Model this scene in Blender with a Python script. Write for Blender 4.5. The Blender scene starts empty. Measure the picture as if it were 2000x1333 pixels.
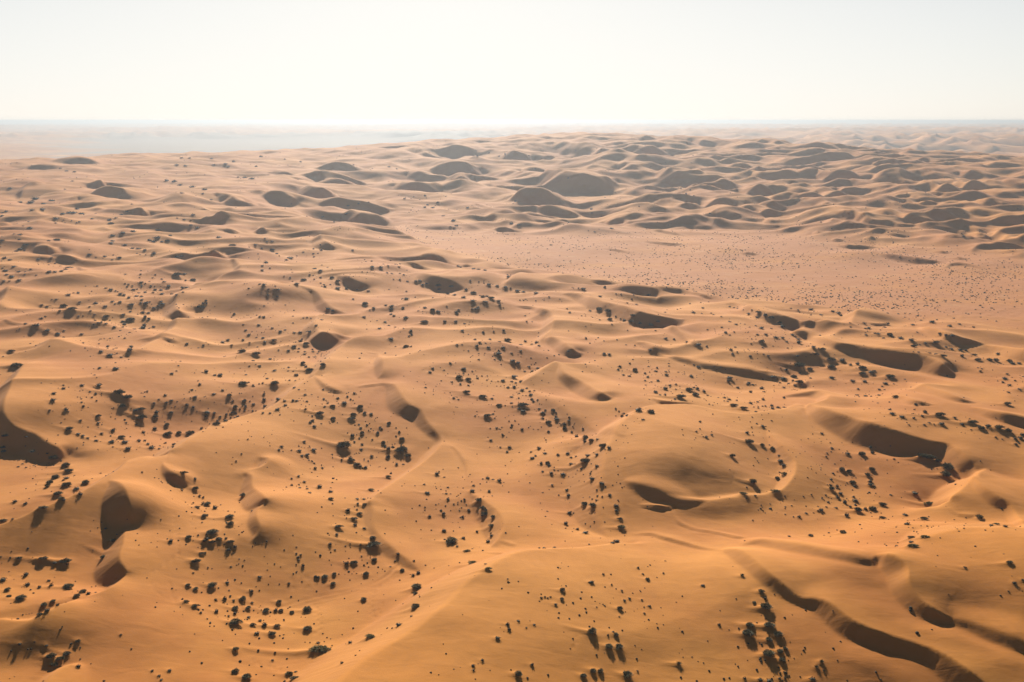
import bpy, math, random
import numpy as np
from mathutils import Vector

# ------------------------------------------------------------------ camera, sky, sun, exposure
scene = bpy.context.scene
COL = scene.collection
CAM_H = 100.0
PITCH = math.radians(12.5)
FPX = 1944.0                       # focal length in photo pixels (2000 wide)
cam_data = bpy.data.cameras.new('camera')
cam = bpy.data.objects.new('camera', cam_data)
COL.objects.link(cam)
cam.location = (0, 0, CAM_H)
cam.rotation_euler = (math.radians(90) - PITCH, 0, 0)
cam_data.sensor_width = 36.0
cam_data.lens = 36.0 * FPX / 2000.0
cam_data.clip_start = 0.5
cam_data.clip_end = 120000.0
scene.camera = cam

SUN_EL = math.radians(23)
SUN_AZ = math.radians(-4.0)         # clockwise from straight ahead (+Y)
world = bpy.data.worlds.new('World')
scene.world = world
world.use_nodes = True
wn = world.node_tree
wn.nodes.clear()
w_out = wn.nodes.new('ShaderNodeOutputWorld')
w_bg = wn.nodes.new('ShaderNodeBackground')
w_sky = wn.nodes.new('ShaderNodeTexSky')
w_sky.sky_type = 'NISHITA'
w_sky.sun_disc = False
w_sky.sun_elevation = SUN_EL
w_sky.sun_rotation = SUN_AZ
w_sky.altitude = 200.0
w_sky.air_density = 0.8
w_sky.dust_density = 0.6
w_sky.ozone_density = 1.0
w_bg.inputs['Strength'].default_value = 0.05
w_hsv = wn.nodes.new('ShaderNodeHueSaturation')      # dusty, bleached desert sky
w_hsv.inputs['Saturation'].default_value = 1.0
w_hsv.inputs['Value'].default_value = .6
wn.links.new(w_sky.outputs[0], w_hsv.inputs['Color'])
w_geo = wn.nodes.new('ShaderNodeNewGeometry')
w_sep = wn.nodes.new('ShaderNodeSeparateXYZ')
w_map = wn.nodes.new('ShaderNodeMapRange')
w_mix = wn.nodes.new('ShaderNodeMix')
w_mix.data_type = 'RGBA'
w_tc = wn.nodes.new('ShaderNodeTexCoord')
wn.links.new(w_tc.outputs['Generated'], w_sep.inputs[0])
wn.links.new(w_sep.outputs['Z'], w_map.inputs['Value'])
w_map.interpolation_type = 'SMOOTHSTEP'
w_map.inputs['From Min'].default_value = 0.0
w_map.inputs['From Max'].default_value = 0.4
w_map.inputs['To Min'].default_value = 0.94
w_map.inputs['To Max'].default_value = 0.0
w_dot = wn.nodes.new('ShaderNodeVectorMath')              # dust scatters forward: paler around the sun
w_dot.operation = 'DOT_PRODUCT'
w_dot.inputs[1].default_value = (math.sin(SUN_AZ) * math.cos(SUN_EL), math.cos(SUN_AZ) * math.cos(SUN_EL), math.sin(SUN_EL))
wn.links.new(w_tc.outputs['Generated'], w_dot.inputs[0])
w_m2 = wn.nodes.new('ShaderNodeMapRange')
w_m2.interpolation_type = 'SMOOTHSTEP'
w_m2.inputs['From Min'].default_value = 0.35
w_m2.inputs['From Max'].default_value = 1.0
w_m2.inputs['To Min'].default_value = 0.08
w_m2.inputs['To Max'].default_value = 1.0
wn.links.new(w_dot.outputs['Value'], w_m2.inputs['Value'])
w_mm = wn.nodes.new('ShaderNodeMath')
w_mm.operation = 'MULTIPLY'
wn.links.new(w_map.outputs[0], w_mm.inputs[0])
wn.links.new(w_m2.outputs[0], w_mm.inputs[1])
wn.links.new(w_mm.outputs[0], w_mix.inputs[0])
wn.links.new(w_hsv.outputs[0], w_mix.inputs[6])
w_mix.inputs[7].default_value = (10.2, 10.1, 9.8, 1)      # pale dust low over the horizon, all the way round
wn.links.new(w_mix.outputs[2], w_bg.inputs['Color'])
wn.links.new(w_bg.outputs[0], w_out.inputs['Surface'])

sun_data = bpy.data.lights.new('sun', 'SUN')
sun_data.energy = 5.0
sun_data.angle = math.radians(0.53)
sun_data.color = (1.0, 0.91, 0.78)
sun = bpy.data.objects.new('sun', sun_data)
COL.objects.link(sun)
sun_dir = Vector((math.sin(SUN_AZ) * math.cos(SUN_EL), math.cos(SUN_AZ) * math.cos(SUN_EL), math.sin(SUN_EL)))
sun.rotation_euler = sun_dir.to_track_quat('Z', 'Y').to_euler()
sun.location = sun_dir * 3000

scene.view_settings.view_transform = 'Standard'
scene.view_settings.look = 'None'
scene.view_settings.gamma = 1.0
scene.view_settings.use_curve_mapping = False
scene.view_settings.exposure = 0.95
scene.render.engine = 'CYCLES'
scene.cycles.use_denoising = True
scene.cycles.max_bounces = 5
scene.cycles.diffuse_bounces = 1
scene.cycles.glossy_bounces = 1
scene.cycles.transmission_bounces = 1
scene.cycles.transparent_max_bounces = 8
scene.cycles.volume_bounces = 0

rng = np.random.RandomState(7)
random.seed(7)

# ------------------------------------------------------------------ pixel <-> world helpers (used once, to lay the place out)
SP, CP = math.sin(PITCH), math.cos(PITCH)


def ray_dirs(u, v):
    a = (np.asarray(u, float) - 1000.0) / FPX
    b = (np.asarray(v, float) - 666.5) / FPX
    x = a
    y = CP - b * SP
    z = -SP - b * CP
    return x, y, z


def at_height(u, v, z):
    """Point where the sight line through photo pixel (u, v) meets height z."""
    dx, dy, dz = ray_dirs(u, v)
    t = (z - CAM_H) / np.minimum(dz, -1e-3)
    return dx * t, dy * t


# ------------------------------------------------------------------ noise
def _hash(ix, iy, seed):
    h = (ix.astype(np.int64) * 374761393 + iy.astype(np.int64) * 668265263 + seed * 974711) & 0x7fffffff
    h = ((h ^ (h >> 13)) * 1274126177) & 0x7fffffff
    return h ^ (h >> 16)


def perlin(x, y, seed=0):
    x = np.asarray(x, np.float64)
    y = np.asarray(y, np.float64)
    ix = np.floor(x)
    iy = np.floor(y)
    fx = x - ix
    fy = y - iy
    ux = fx * fx * fx * (fx * (fx * 6 - 15) + 10)
    uy = fy * fy * fy * (fy * (fy * 6 - 15) + 10)

    def g(ox, oy):
        a = (_hash(ix + ox, iy + oy, seed) & 1023) * (2 * math.pi / 1024)
        return np.cos(a) * (fx - ox) + np.sin(a) * (fy - oy)
    n0 = g(0, 0) * (1 - ux) + g(1, 0) * ux
    n1 = g(0, 1) * (1 - ux) + g(1, 1) * ux
    return (n0 * (1 - uy) + n1 * uy) * 1.5


def smooth(a, b, x):
    t = np.clip((x - a) / (b - a), 0, 1)
    return t * t * (3 - 2 * t)


# ------------------------------------------------------------------ broad relief of the land
BR = np.log(np.array([20, 100, 200, 350, 500, 600, 700, 850, 1000, 1200, 1500, 1800, 2100, 2500, 3000, 4000, 5000, 6000, 9000, 14000, 60000.]))
BU = np.array([-600, -200, 0, 300, 600, 900, 1200, 1500, 1800, 2100, 2600.])
BA = np.degrees(np.arctan((BU - 1000) / FPX))
_L = [0, 0, 2, 8, 22, 30, 38]
BZ = np.array([
    [6, 6, 7, 9, 12, 14, 16, 19, 22, 27, 30, 22, 10, 4, 0, 0, 2, 8, 22, 30, 38],
    [6, 6, 7, 9, 12, 14, 16, 19, 22, 27, 32, 24, 12, 12, 18, 14, 4, 12, 30, 38, 44],
    [6, 6, 7, 9, 12, 14, 16, 19, 22, 27, 34, 27, 12, 4, 0, 0, 2, 8, 22, 30, 38],
    [6, 6, 7, 8, 10, 12, 14, 17, 21, 27, 34, 34, 20, 6, 0, 0, 2, 8, 22, 30, 38],
    [6, 6, 6, 7, 8, 9, 10, 12, 12, 19, 30, 38, 28, 10, 2, 0, 2, 8, 22, 32, 38],
    [6, 6, 6, 7, 8, 7, 4, 1, 1, 13, 32, 48, 42, 20, 4, 2, 6, 14, 26, 34, 38],
    [6, 5, 6, 6, 5, 2, 0, 0, 1, 14, 37, 55, 53, 26, 8, 10, 18, 26, 34, 38, 38],
    [6, 5, 6, 6, 4, .5, 0, 0, 2, 13, 34, 49, 40, 20, 8, 20, 28, 32, 36, 38, 38],
    [6, 5, 6, 5, 2, 0, 0, 0, 2, 9, 25, 36, 26, 12, 8, 26, 32, 34, 38, 38, 38],
    [6, 5, 6, 4, 0, 0, 0, 0, 1, 6, 17, 22, 16, 8, 8, 24, 30, 34, 38, 38, 38],
    [6, 5, 6, 3, 0, 0, 0, 0, 1, 6, 16, 20, 14, 8, 8, 24, 30, 34, 38, 38, 38]])


def _catmull(tab, fi):
    n = tab.shape[-1]
    i = np.clip(np.floor(fi).astype(int), 0, n - 2)
    t = fi - i
    return i, t


def base_height(X, Y):
    r = np.sqrt(X * X + Y * Y) + 1e-6
    lr = np.log(r)
    az = np.degrees(np.arctan2(X, Y))
    fr = np.interp(lr, BR, np.arange(len(BR)))
    fa = np.interp(az, BA, np.arange(len(BA)))
    ir = np.clip(fr.astype(int), 0, len(BR) - 2)
    ia = np.clip(fa.astype(int), 0, len(BA) - 2)
    tr = fr - ir
    ta = fa - ia
    ta = ta * ta * (3 - 2 * ta)

    def rowval(i):
        im = np.clip(ir - 1, 0, len(BR) - 1)
        i2 = np.clip(ir + 2, 0, len(BR) - 1)
        p0, p1, p2, p3 = BZ[i, im], BZ[i, ir], BZ[i, ir + 1], BZ[i, i2]
        m1 = (p2 - p0) * .5
        m2 = (p3 - p1) * .5
        m1 = np.where((p1 - p0) * (p2 - p1) <= 0, 0, m1)
        m2 = np.where((p2 - p1) * (p3 - p2) <= 0, 0, m2)
        t = tr
        return (2 * t**3 - 3 * t**2 + 1) * p1 + (t**3 - 2 * t**2 + t) * m1 + (-2 * t**3 + 3 * t**2) * p2 + (t**3 - t**2) * m2
    z = rowval(ia) * (1 - ta) + rowval(ia + 1) * ta
    # broad irregularity that grows with distance
    # the sandy rises behind the plain and beyond carry ridges of their own
    far = smooth(2300, 3600, r)
    wob = perlin(X / 260, Y / 260, 3) * 3.0 * smooth(900, 1500, r)
    z = z + wob
    flat_left = smooth(-9, -3, az) + smooth(5000, 6200, r) * 1.0 + .35 * (1 - smooth(-27, -20, az))
    far = far * np.clip(flat_left, 0.04, 1)
    wx = X + 120 * perlin(X / 600, Y / 600, 11)
    wy = Y + 120 * perlin(X / 600, Y / 600, 12)
    n1 = 1 - np.abs(perlin(wx / 420, wy / 300, 21)) * 2.2
    n2 = 1 - np.abs(perlin(wx / 150 + 5, wy / 120, 22)) * 2.2
    n3 = perlin(X / 1500, Y / 1500, 23)
    z = z + far * (n1 * 20 + n2 * 12 * smooth(-.3, .6, n1) + n3 * 14 - 8) * 1.15
    # the far dune massifs are ridged throughout
    mas = smooth(650, 1000, r) * (1 - smooth(2200, 2700, r)) * PLAIN_KEEP(X, Y)
    wx = X + 40 * perlin(X / 170, Y / 170, 61)
    wy = Y + 40 * perlin(X / 170, Y / 170, 62)
    m1 = 1 - np.abs(perlin(wx / 150, wy / 120, 63)) * 2.4
    m2 = 1 - np.abs(perlin(wx / 62 + 9, wy / 52, 64)) * 2.4
    ca, sa = math.cos(-.28), math.sin(-.28)
    ax = X * ca - Y * sa + 14 * perlin(X / 90, Y / 90, 66)
    ay = X * sa + Y * ca + 14 * perlin(X / 90, Y / 90, 67)
    m3 = 1 - np.abs(perlin(ax / 190, ay / 46, 65)) * 2.3
    z = z + mas * (m1 * 2.6 + m2 * 1.4 + m3 * 3.4 * smooth(2, 9, az)) * np.clip(.55 + smooth(-8, -1, az), .55, 1.4)
    # low swells between the traced dunes
    near = smooth(60, 130, r)
    wx = X + 13 * perlin(X / 34, Y / 34, 35)
    wy = Y + 13 * perlin(X / 34, Y / 34, 36)
    rn = perlin((wx * .9 + wy * .35) / 62, (wy * .9 - wx * .35) / 36, 37)
    z = z + near * (1 - smooth(2300, 3200, r)) * (perlin(X / 50 + .3, Y / 58, 31) * 2.1 + (.5 - np.sqrt(rn * rn + .0012)) * 4.4 * (.3 + .7 * smooth(270, 430, r)) * (1 - .65 * smooth(850, 1150, r)) + perlin((X * .97 + Y * .25) / 70, (Y * .97 - X * .25) / 15, 33) * .45 + perlin(X / 19, Y / 24, 32) * .42) * np.clip(r / 500, .55, 1.6) * PLAIN_KEEP(X, Y)
    return z


_pb_u = np.array([-200, 500, 620, 720, 850, 1000, 1150, 1300, 1480, 1650, 1820, 2000, 2600.])
_pb_v = np.array([400, 412, 425, 442, 500, 530, 552, 572, 592, 612, 632, 652, 690.])
_pt_v = np.array([398, 408, 415, 438, 452, 458, 455, 445, 448, 465, 480, 500, 540.])


def plain_mask(X, Y, e=0.):
    """1 on the flat scrubby interdune plain, 0 on the dunes."""
    r = np.sqrt(X * X + Y * Y) + 1e-6
    z0 = 2.0
    yy = Y
    # photo row of the point if it lay at z0
    dz = z0 - CAM_H
    depth = yy * CP - dz * SP
    depth = np.where(depth < 1, 1, depth)
    up = yy * SP + dz * CP
    v = 666.5 - FPX * up / depth
    u = 1000 + FPX * X / depth
    vb = np.interp(u, _pb_u, _pb_v)
    vt = np.interp(u, _pb_u, _pt_v)
    m = smooth(-e * .3, 14 + e, vb - v) * smooth(-12 - e, 8 + e * .5, v - vt)
    return np.where(yy > 50, m, 0)


def PLAIN_KEEP(X, Y):
    return 1 - .93 * plain_mask(X, Y)
# ------------------------------------------------------------------ dune crests
# Each line: view tile | windward length factor | slip slope | crest rounding (m) | crest points "x,y,s".
# s is how tall the slip face stands below the crest in tile pixels, or a height in metres when it ends in m.
# The slip face lies to the right of the direction of travel.
TILE = {'A': (0, 200), 'B': (650, 200), 'C': (1300, 200), 'D': (0, 567), 'E': (650, 567), 'F': (1300, 567),
        'G': (0, 867), 'H': (650, 867), 'I': (1300, 867)}
TS = 2.857
DUNES = """
I|9|.55|0|-167,505,5 -80,500,12 -7,518,22 100,548,20 200,576,16 305,592,8 345,583,40 420,592,90 490,640,100 560,705,85 640,770,70 750,855,45 830,862,55 900,880,80 970,925,105 1050,985,105 1150,1030,90 1250,1065,75 1400,1115,65 1500,1150,80 1600,1200,110 1700,1270,130 1790,1345,130 1900,1450,130
I|7|.33|1.5|420,562,0 480,540,30 550,528,45 700,543,55 900,580,55 1100,622,40 1180,636,10
I|11|.55|0|1150,640,3 1180,622,30 1240,611,90 1310,640,120 1355,690,150 1360,760,150 1400,840,105 1470,900,85 1540,950,40 1600,985,0
I|9|.45|1.5|1440,935,0 1560,955,20 1700,985,40 1850,1035,50 2000,1090,50 2200,1160,50
I|16|.4|1.5|2150,470,4.5m 2000,468,4.5m 1850,468,4.5m 1700,475,3.8m 1550,503,3.0m 1420,552,1.5m 1330,590,0
I|8|.6|.3|1790,140,0.0m 1740,175,4.2m 1680,225,5.6m 1620,270,5.6m 1580,310,4.2m 1540,340,1.4m 1520,370,0
I|8|.6|.2|1680,190,0 1760,225,45 1850,290,55 1950,370,55 2050,450,55 2200,560,50
I|6|.6|.1|1550,345,0 1620,388,8 1690,400,14 1735,396,8
F|9|.62|0|700,655,2 760,645,6 800,636,25 870,650,85 950,680,100 1050,715,112 1150,738,140 1300,788,118 1450,835,75 1570,855,60 1640,890,100 1690,940,100 1730,1000,60 1750,1050,0
F|12|.55|.8|720,640,.5m 650,662,2m 500,685,2m 350,680,2m 150,642,2m 0,638,2.5m -100,648,3.5m -170,688,4m -250,750,5m -300,850,5.5m -330,950,5.5m -350,1050,5m -360,1130,4m -355,1230,3m -340,1310,1.5m -320,1380,0
F|7|.4|.8|650,1100,0m 560,1138,.6m 400,1150,1.2m 250,1172,1.2m 100,1176,.8m -30,1140,0m
F|8|.6|.1|560,780,0m 600,815,.8m 645,855,1.6m 692,905,2.2m 725,950,2.4m 728,1000,2.4m 700,1060,2m 650,1110,1.2m 590,1140,0
F|8|.6|0|330,72,0 400,76,25 480,95,45 560,120,50 640,132,60 720,150,62 790,160,40 840,160,0
F|9|.6|.2|900,158,3.9m 850,162,3.9m 790,185,2.6m 740,214,2.0m 690,242,0
F|10|.62|.1|720,232,5 760,231,20 800,240,30 870,265,40 960,290,40 1060,305,42 1180,330,60 1300,345,75 1420,362,85 1500,386,85 1560,420,60 1610,455,0
F|7|.6|.2|1130,100,2.6m 1095,96,3.9m 1062,120,3.9m 1042,160,2.6m 1038,195,0
F|6|.6|.1|1110,176,0 1160,184,14 1240,186,12
F|8|.6|.1|1400,200,0 1440,206,20 1500,220,32 1600,245,36 1700,275,25 1790,300,0
F|8|.55|.4|1780,306,0 1850,311,30 1930,318,60 2050,330,75 2200,350,70
F|8|.5|.5|1340,520,0 1400,520,35 1460,535,52 1550,562,45 1650,600,28 1740,626,0
F|6|.55|.2|1250,596,0 1290,592,14 1340,597,32 1400,615,32 1510,642,0
F|9|.5|.5|1690,652,0 1760,657,25 1850,675,45 1950,695,55 2100,720,60
F|8|.5|.3|640,600,0m 700,580,.8m 790,562,1.6m 860,557,2m 912,580,2m 905,605,1.8m 850,625,1.4m 800,637,.6m
F|7|.58|.2|-60,196,0 -20,193,10 30,200,25 80,225,40 120,262,30 160,296,12 230,310,0
F|8|.45|1|-100,340,0 100,380,20 300,420,28 500,450,24 650,470,8 700,478,0
F|5|.55|.1|470,478,0 530,472,18 620,478,30 690,492,22 760,520,25 800,500,0
E|10|.52|0|120,542,0 160,536,8 220,526,12 290,520,12 345,530,60 390,590,110 430,640,95 490,668,70 520,720,70 560,770,60 605,830,40 600,870,2m 520,950,2m 420,1020,1.8m 300,1100,1.5m 220,1160,1m 185,1205,0
E|10|.62|0|-45,138,0m -80,145,1.5m -100,170,3m -95,200,4m -60,230,4m 0,235,3.4m 60,250,2m 120,258,0
E|8|.5|.6|125,262,2.8m 70,300,3.1m 10,350,2.8m -50,420,2.2m -100,470,1.1m -130,500,0
E|4|.6|0|185,344,0 220,347,10 275,350,0
E|6|.58|.2|250,350,0m 268,372,1.5m 285,420,2m 278,460,1.4m 245,495,0
E|9|.55|.3|1278,402,3.4m 1235,398,4.2m 1180,432,4.2m 1120,475,2.8m 1045,520,0
E|11|.62|.1|1255,398,0 1275,425,20 1290,455,50 1330,480,60 1390,510,80 1450,545,85 1500,572,60 1570,602,0
E|8|.3|1.5|1100,560,0 1200,600,60 1350,690,90 1480,780,70 1600,800,20 1650,800,0
E|6|.58|.2|1185,264,0m 1225,257,2m 1275,282,2.6m 1330,325,2.4m 1400,354,0
E|11|.6|.2|1020,88,0m 1060,88,.8m 1120,94,1.2m 1175,102,2m 1222,125,2.8m 1242,152,3.4m 1228,200,3.6m 1185,250,2.6m 1140,300,1.2m 1120,330,0
E|9|.62|0|1270,20,0 1330,14,20 1400,30,50 1500,60,70 1600,80,75 1700,110,80 1800,132,75 1890,150,55 1965,160,0
E|6|.55|.2|1690,290,0m 1720,287,1m 1755,292,1.6m 1795,320,1.6m 1770,348,0
E|5|.6|0|1765,607,0 1800,605,12 1850,616,26 1950,626,16 2040,630,0
E|6|.6|0|1700,1206,0 1760,1206,8 1850,1208,16 1915,1210,0
E|9|.45|.8|620,870,0 680,880,10 740,950,25 760,1010,25 740,1060,0
H|14|.5|1.6|1640,555,0.8m 1400,580,1.9m 1200,592,2.6m 1050,612,3.5m 950,650,4.8m 850,715,5.8m 750,790,6.4m 690,860,7.2m 600,940,8.0m 500,1020,8.0m 380,1100,8.0m 240,1180,8.0m 130,1265,8.0m 20,1370,8.0m -150,1510,8.0m
H|9|.58|.1|760,275,0m 800,290,.8m 850,322,2m 920,370,2.8m 955,430,3m 955,480,2.4m 915,545,1m 880,580,0
H|8|.35|1|1620,205,0 1680,215,30 1780,240,50 1900,275,50 2010,300,30 2100,310,0
H|4|.55|.1|1660,352,0 1750,345,8 1830,349,14 1912,351,0
H|8|.42|.6|185,318,0m 215,330,.8m 240,380,1.2m 235,440,.9m 250,490,.7m 330,570,1m 430,650,.8m 490,715,0
H|4|.5|.2|830,600,0 870,608,8 920,605,16 985,601,0
H|5|.4|.5|920,545,0 960,548,12 1000,562,16 1030,570,0
I|6|.5|.3|40,390,0 80,440,14 160,470,10 300,495,12 400,515,18 455,522,0
G|8|.6|.2|760,92,0.6m 735,98,2.3m 680,130,3.5m 600,183,3.9m 500,245,4.0m 400,290,4.0m 270,345,3.9m 150,393,3.7m 0,452,3.5m -150,500,2.9m
G|9|.62|0|600,215,0.0m 635,205,0.8m 685,228,3.1m 712,280,3.9m 722,335,3.6m 740,390,2.8m 752,432,1.6m 720,465,1.1m 695,500,2.0m 688,560,3.1m 668,620,3.6m 678,665,3.4m 706,705,2.8m 700,740,2.0m 620,800,1.6m 550,832,0.8m 480,850,0
G|8|.55|.3|430,870,0.0m 380,885,1.5m 300,915,2.1m 200,975,2.4m 100,985,1.5m 0,975,0.8m
G|5|.5|.5|450,1222,0m 400,1232,.8m 350,1252,1.2m 280,1315,1.4m 230,1400,1.4m
G|7|.6|.1|905,100,0m 925,125,.8m 965,152,1.6m 1005,182,1.6m 1050,220,.6m 1060,240,0
G|8|.6|.1|1365,180,0m 1388,163,1m 1410,185,1.6m 1410,230,2m 1440,262,2.6m 1482,300,3m 1480,328,2m 1440,365,1.2m 1435,410,1.4m 1452,450,1.4m 1440,500,.8m 1390,550,0
G|7|.4|1|430,560,0 520,590,10 620,600,10
D|12|.62|0|200,395,0.0m 135,420,1.3m 90,480,3.3m 50,560,4.4m 22,640,6.1m 32,700,6.1m 70,750,5.1m 130,780,4.4m 200,803,3.7m 260,842,3.5m 320,882,2.9m 382,926,0
D|12|.5|.8|1770,478,1.4m 1700,512,2.5m 1620,575,3.0m 1540,640,3.6m 1400,690,4.1m 1280,727,4.9m 1150,775,5.4m 1050,840,5.4m 960,892,4.1m 905,940,0.8m
D|7|.5|.3|1730,475,0 1760,480,10 1810,520,28 1870,552,28 1930,576,0
D|7|.58|.2|1430,935,0m 1458,928,.5m 1495,932,1.6m 1503,950,2m 1470,975,1.6m 1410,992,.4m 1380,990,0
D|11|.6|.2|1110,-35,0m 1020,5,2m 988,50,3m 984,85,4m 1000,112,3.4m 1065,124,1m 1100,130,0
D|8|.5|.3|1000,148,.4m 987,160,1.4m 985,190,2m 950,218,1.6m 890,245,1m 800,262,.6m
D|7|.58|.1|870,268,0 910,260,6 950,270,22 1000,298,0
D|7|.5|.3|880,272,1m 850,285,1.8m 790,315,1.5m 710,348,.6m 650,370,0
D|5|.4|.3|0,155,0 40,170,10 130,185,12 200,195,4
D|9|.4|1|700,225,0.0m 550,252,1.4m 400,262,2.2m 250,300,2.2m 100,345,1.1m
A|9|.45|.5|340,345,0 385,318,25 440,305,32 500,318,32 560,340,12 600,345,0
A|9|.4|.5|120,378,0 200,352,20 280,345,22 330,365,0
A|7|.6|0|-30,425,0 0,420,10 60,411,16 85,430,0
A|8|.6|0|455,448,5 490,445,12 540,428,45 565,440,42 590,465,8
A|9|.62|0|520,490,0 560,470,45 600,460,65 640,467,66 690,492,50 682,535,0
A|9|.55|.3|240,445,1m 200,438,4m 160,455,4m 130,490,4m 120,530,2m 80,545,0
A|7|.6|0|340,572,0 390,540,18 435,508,38 455,545,5
A|6|.6|0|740,630,0 760,608,30 780,588,48 805,602,35 835,622,0
A|6|.6|0|-20,690,5 5,672,22 30,662,26 62,674,0
A|7|.62|0|185,810,0 210,793,35 240,796,52 280,806,48 328,818,0
A|7|.6|0|285,835,0 310,838,20 350,850,28 400,865,22 475,882,0
A|11|.62|0|820,884,0 900,868,10 1000,842,28 1090,820,50 1180,796,82 1215,808,60 1242,828,10
A|5|.6|0|1245,826,.5m 1215,856,1.4m 1180,872,1.2m 1140,888,0m
A|8|.58|.2|1210,866,0 1290,880,10 1335,902,28 1335,930,30 1240,965,25 1130,1005,20 1040,1050,0
A|6|.6|0|1760,735,0 1782,742,35 1815,768,62 1850,800,30 1888,822,0
A|7|.6|0|1130,640,8 1185,632,45 1232,603,82 1270,637,60 1225,672,20 1185,700,0
A|6|.6|0|1180,712,0 1240,698,22 1290,706,26 1350,730,0
A|5|.6|0|1125,578,0 1150,598,20 1195,614,0
A|5|.6|0|1435,675,0 1450,690,30 1470,708,28 1490,732,0
A|5|.5|0|1350,745,0 1400,748,15 1490,768,0
A|8|.55|.2|1160,510,0 1210,503,12 1270,506,35 1330,542,46 1400,566,30 1430,556,0
A|8|.6|.2|1480,495,0 1510,487,45 1570,492,62 1625,518,60 1655,575,0
A|8|.62|0|1715,465,5 1735,460,60 1800,478,82 1850,498,40 1880,520,0
A|9|.62|0|1770,590,0 1810,560,35 1880,525,75 1950,538,66 2010,552,58 2080,570,52 2150,585,30 2210,592,0
A|6|.55|0|1360,592,0 1420,578,26 1480,582,28 1530,592,0
A|9|.45|.4|1740,370,0 1800,352,25 1880,333,50 1950,340,45 2000,355,0
A|9|.45|.4|1660,410,0 1720,390,20 1800,385,45 1900,408,50 2000,440,25 2050,450,0
A|7|.45|.4|1490,385,0 1540,378,22 1600,388,28 1660,415,0
A|6|.5|.2|1620,425,0 1660,424,10 1720,440,0
A|9|.6|.2|110,1018,0m 60,1028,1.5m 42,1045,3.4m 28,1080,3.6m 0,1105,2m -60,1120,0
A|5|.6|0|425,900,0 440,918,12 470,930,16 508,942,0
A|9|.5|.4|600,985,0m 480,955,.8m 320,962,1.4m 200,978,1.4m 130,1010,1.4m 90,1035,.4m
A|10|.55|.2|1640,1020,0 1700,1030,8 1760,1045,20 1795,1090,45 1835,1132,55 1880,1155,40 1935,1182,0
A|5|.55|0|1520,1000,0 1560,997,12 1610,1003,18 1675,1022,0
A|9|.58|.2|1850,1005,0 1880,975,20 1910,954,42 1960,980,45 2010,1010,40 2055,1040,0
B|7|.5|.3|470,248,0 500,262,22 560,295,25 660,328,8
B|10|.5|.5|560,285,0 620,255,40 680,238,65 740,236,70 790,268,20 820,290,0
B|8|.6|.1|970,290,0 990,268,45 1012,262,72 1060,276,55 1115,300,0
B|7|.5|.2|1105,312,0 1160,290,28 1210,297,28 1250,322,0
B|9|.45|.4|1240,220,0 1300,214,40 1380,225,72 1450,232,50 1485,242,0
B|9|.6|.1|1470,290,0 1490,250,60 1512,234,82 1560,250,66 1620,272,42 1665,308,0
B|9|.6|.1|1635,245,0 1665,236,50 1720,238,76 1800,253,66 1885,278,0
B|10|.55|.2|530,385,0 590,352,45 650,332,76 712,321,82 760,342,64 815,372,0
B|8|.6|.1|430,385,0 465,379,40 510,395,52 570,412,38 665,416,0
B|7|.6|0|660,434,0 705,401,52 745,418,36 775,440,0
B|7|.55|.1|790,420,0 830,416,26 880,418,22 935,420,0
B|7|.5|.2|1060,372,0 1098,350,42 1145,366,34 1190,392,0
B|11|.62|0|1160,392,0 1200,380,40 1250,376,75 1320,381,115 1380,390,132 1450,405,110 1520,418,60 1580,420,0
B|9|.6|.1|360,450,0 400,443,50 460,442,76 530,452,62 600,448,0
B|9|.5|.4|-60,400,20 0,408,55 70,425,55 160,462,0
B|10|.6|.1|1020,512,0 1060,492,65 1110,473,100 1160,460,125 1205,488,100 1240,535,40 1270,570,0
B|7|.55|.1|880,452,0 930,455,28 1000,470,30 1090,474,30 1160,462,0
B|8|.6|.1|1155,596,0 1190,580,48 1240,568,66 1300,600,50 1400,648,0
B|7|.55|.1|1070,606,0 1100,602,38 1160,620,38 1260,643,0
B|8|.62|0|1120,652,0 1170,656,30 1225,656,62 1288,644,76 1318,662,50 1338,690,10
B|9|.62|0|80,604,0 110,600,50 160,606,92 230,624,72 285,640,40 312,642,0
B|6|.58|0|890,712,0 930,702,28 975,702,34 1020,706,0
B|6|.58|0|1510,655,0 1550,651,36 1600,650,44 1660,668,0
B|10|.6|.1|1820,368,0 1860,370,40 1920,384,66 2000,396,76 2070,400,72 2140,410,55 2230,412,0
B|8|.45|.3|1600,325,0 1660,345,35 1730,375,42 1820,405,0
B|9|.4|.5|1740,590,0 1800,552,35 1860,532,50 1950,550,52 2080,605,20 2120,615,0
B|6|.45|.3|1680,520,0 1740,518,28 1840,545,0
B|5|.55|0|1700,706,0 1760,706,10 1860,720,14 2000,750,0
B|5|.55|0|1720,770,0 1800,778,14 1900,788,14 1975,788,0
B|5|.55|0|1500,813,0 1560,818,12 1620,830,14 1665,852,0
B|6|.58|0|425,905,0 460,903,24 520,922,22 580,935,0
B|8|.6|0|470,884,0 510,868,20 545,857,38 620,874,32 720,902,24 840,928,16 940,938,8 1035,942,0
B|9|.5|.2|440,952,0 480,948,25 540,958,50 610,985,62 680,1005,50 750,1045,0
B|6|.55|.1|1430,993,0 1480,993,16 1560,1003,22 1620,1024,0
B|10|.5|.2|1530,1045,0 1600,1036,12 1680,1030,26 1760,1036,37 1825,1052,41 1848,1078,25 1800,1115,0
B|9|.5|.3|1820,1058,0 1870,1042,12 1940,1042,17 2010,1056,22 2080,1080,17 2120,1098,0
B|8|.5|.2|1090,955,1.5m 1055,948,2.6m 1010,970,2.6m 965,1012,1.8m 930,1062,0
B|6|.5|.1|840,618,0 880,622,28 930,648,36 1000,672,0
B|6|.5|.3|820,560,0 870,580,20 920,600,0
B|6|.5|.2|150,640,0 60,595,15 0,600,10
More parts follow.
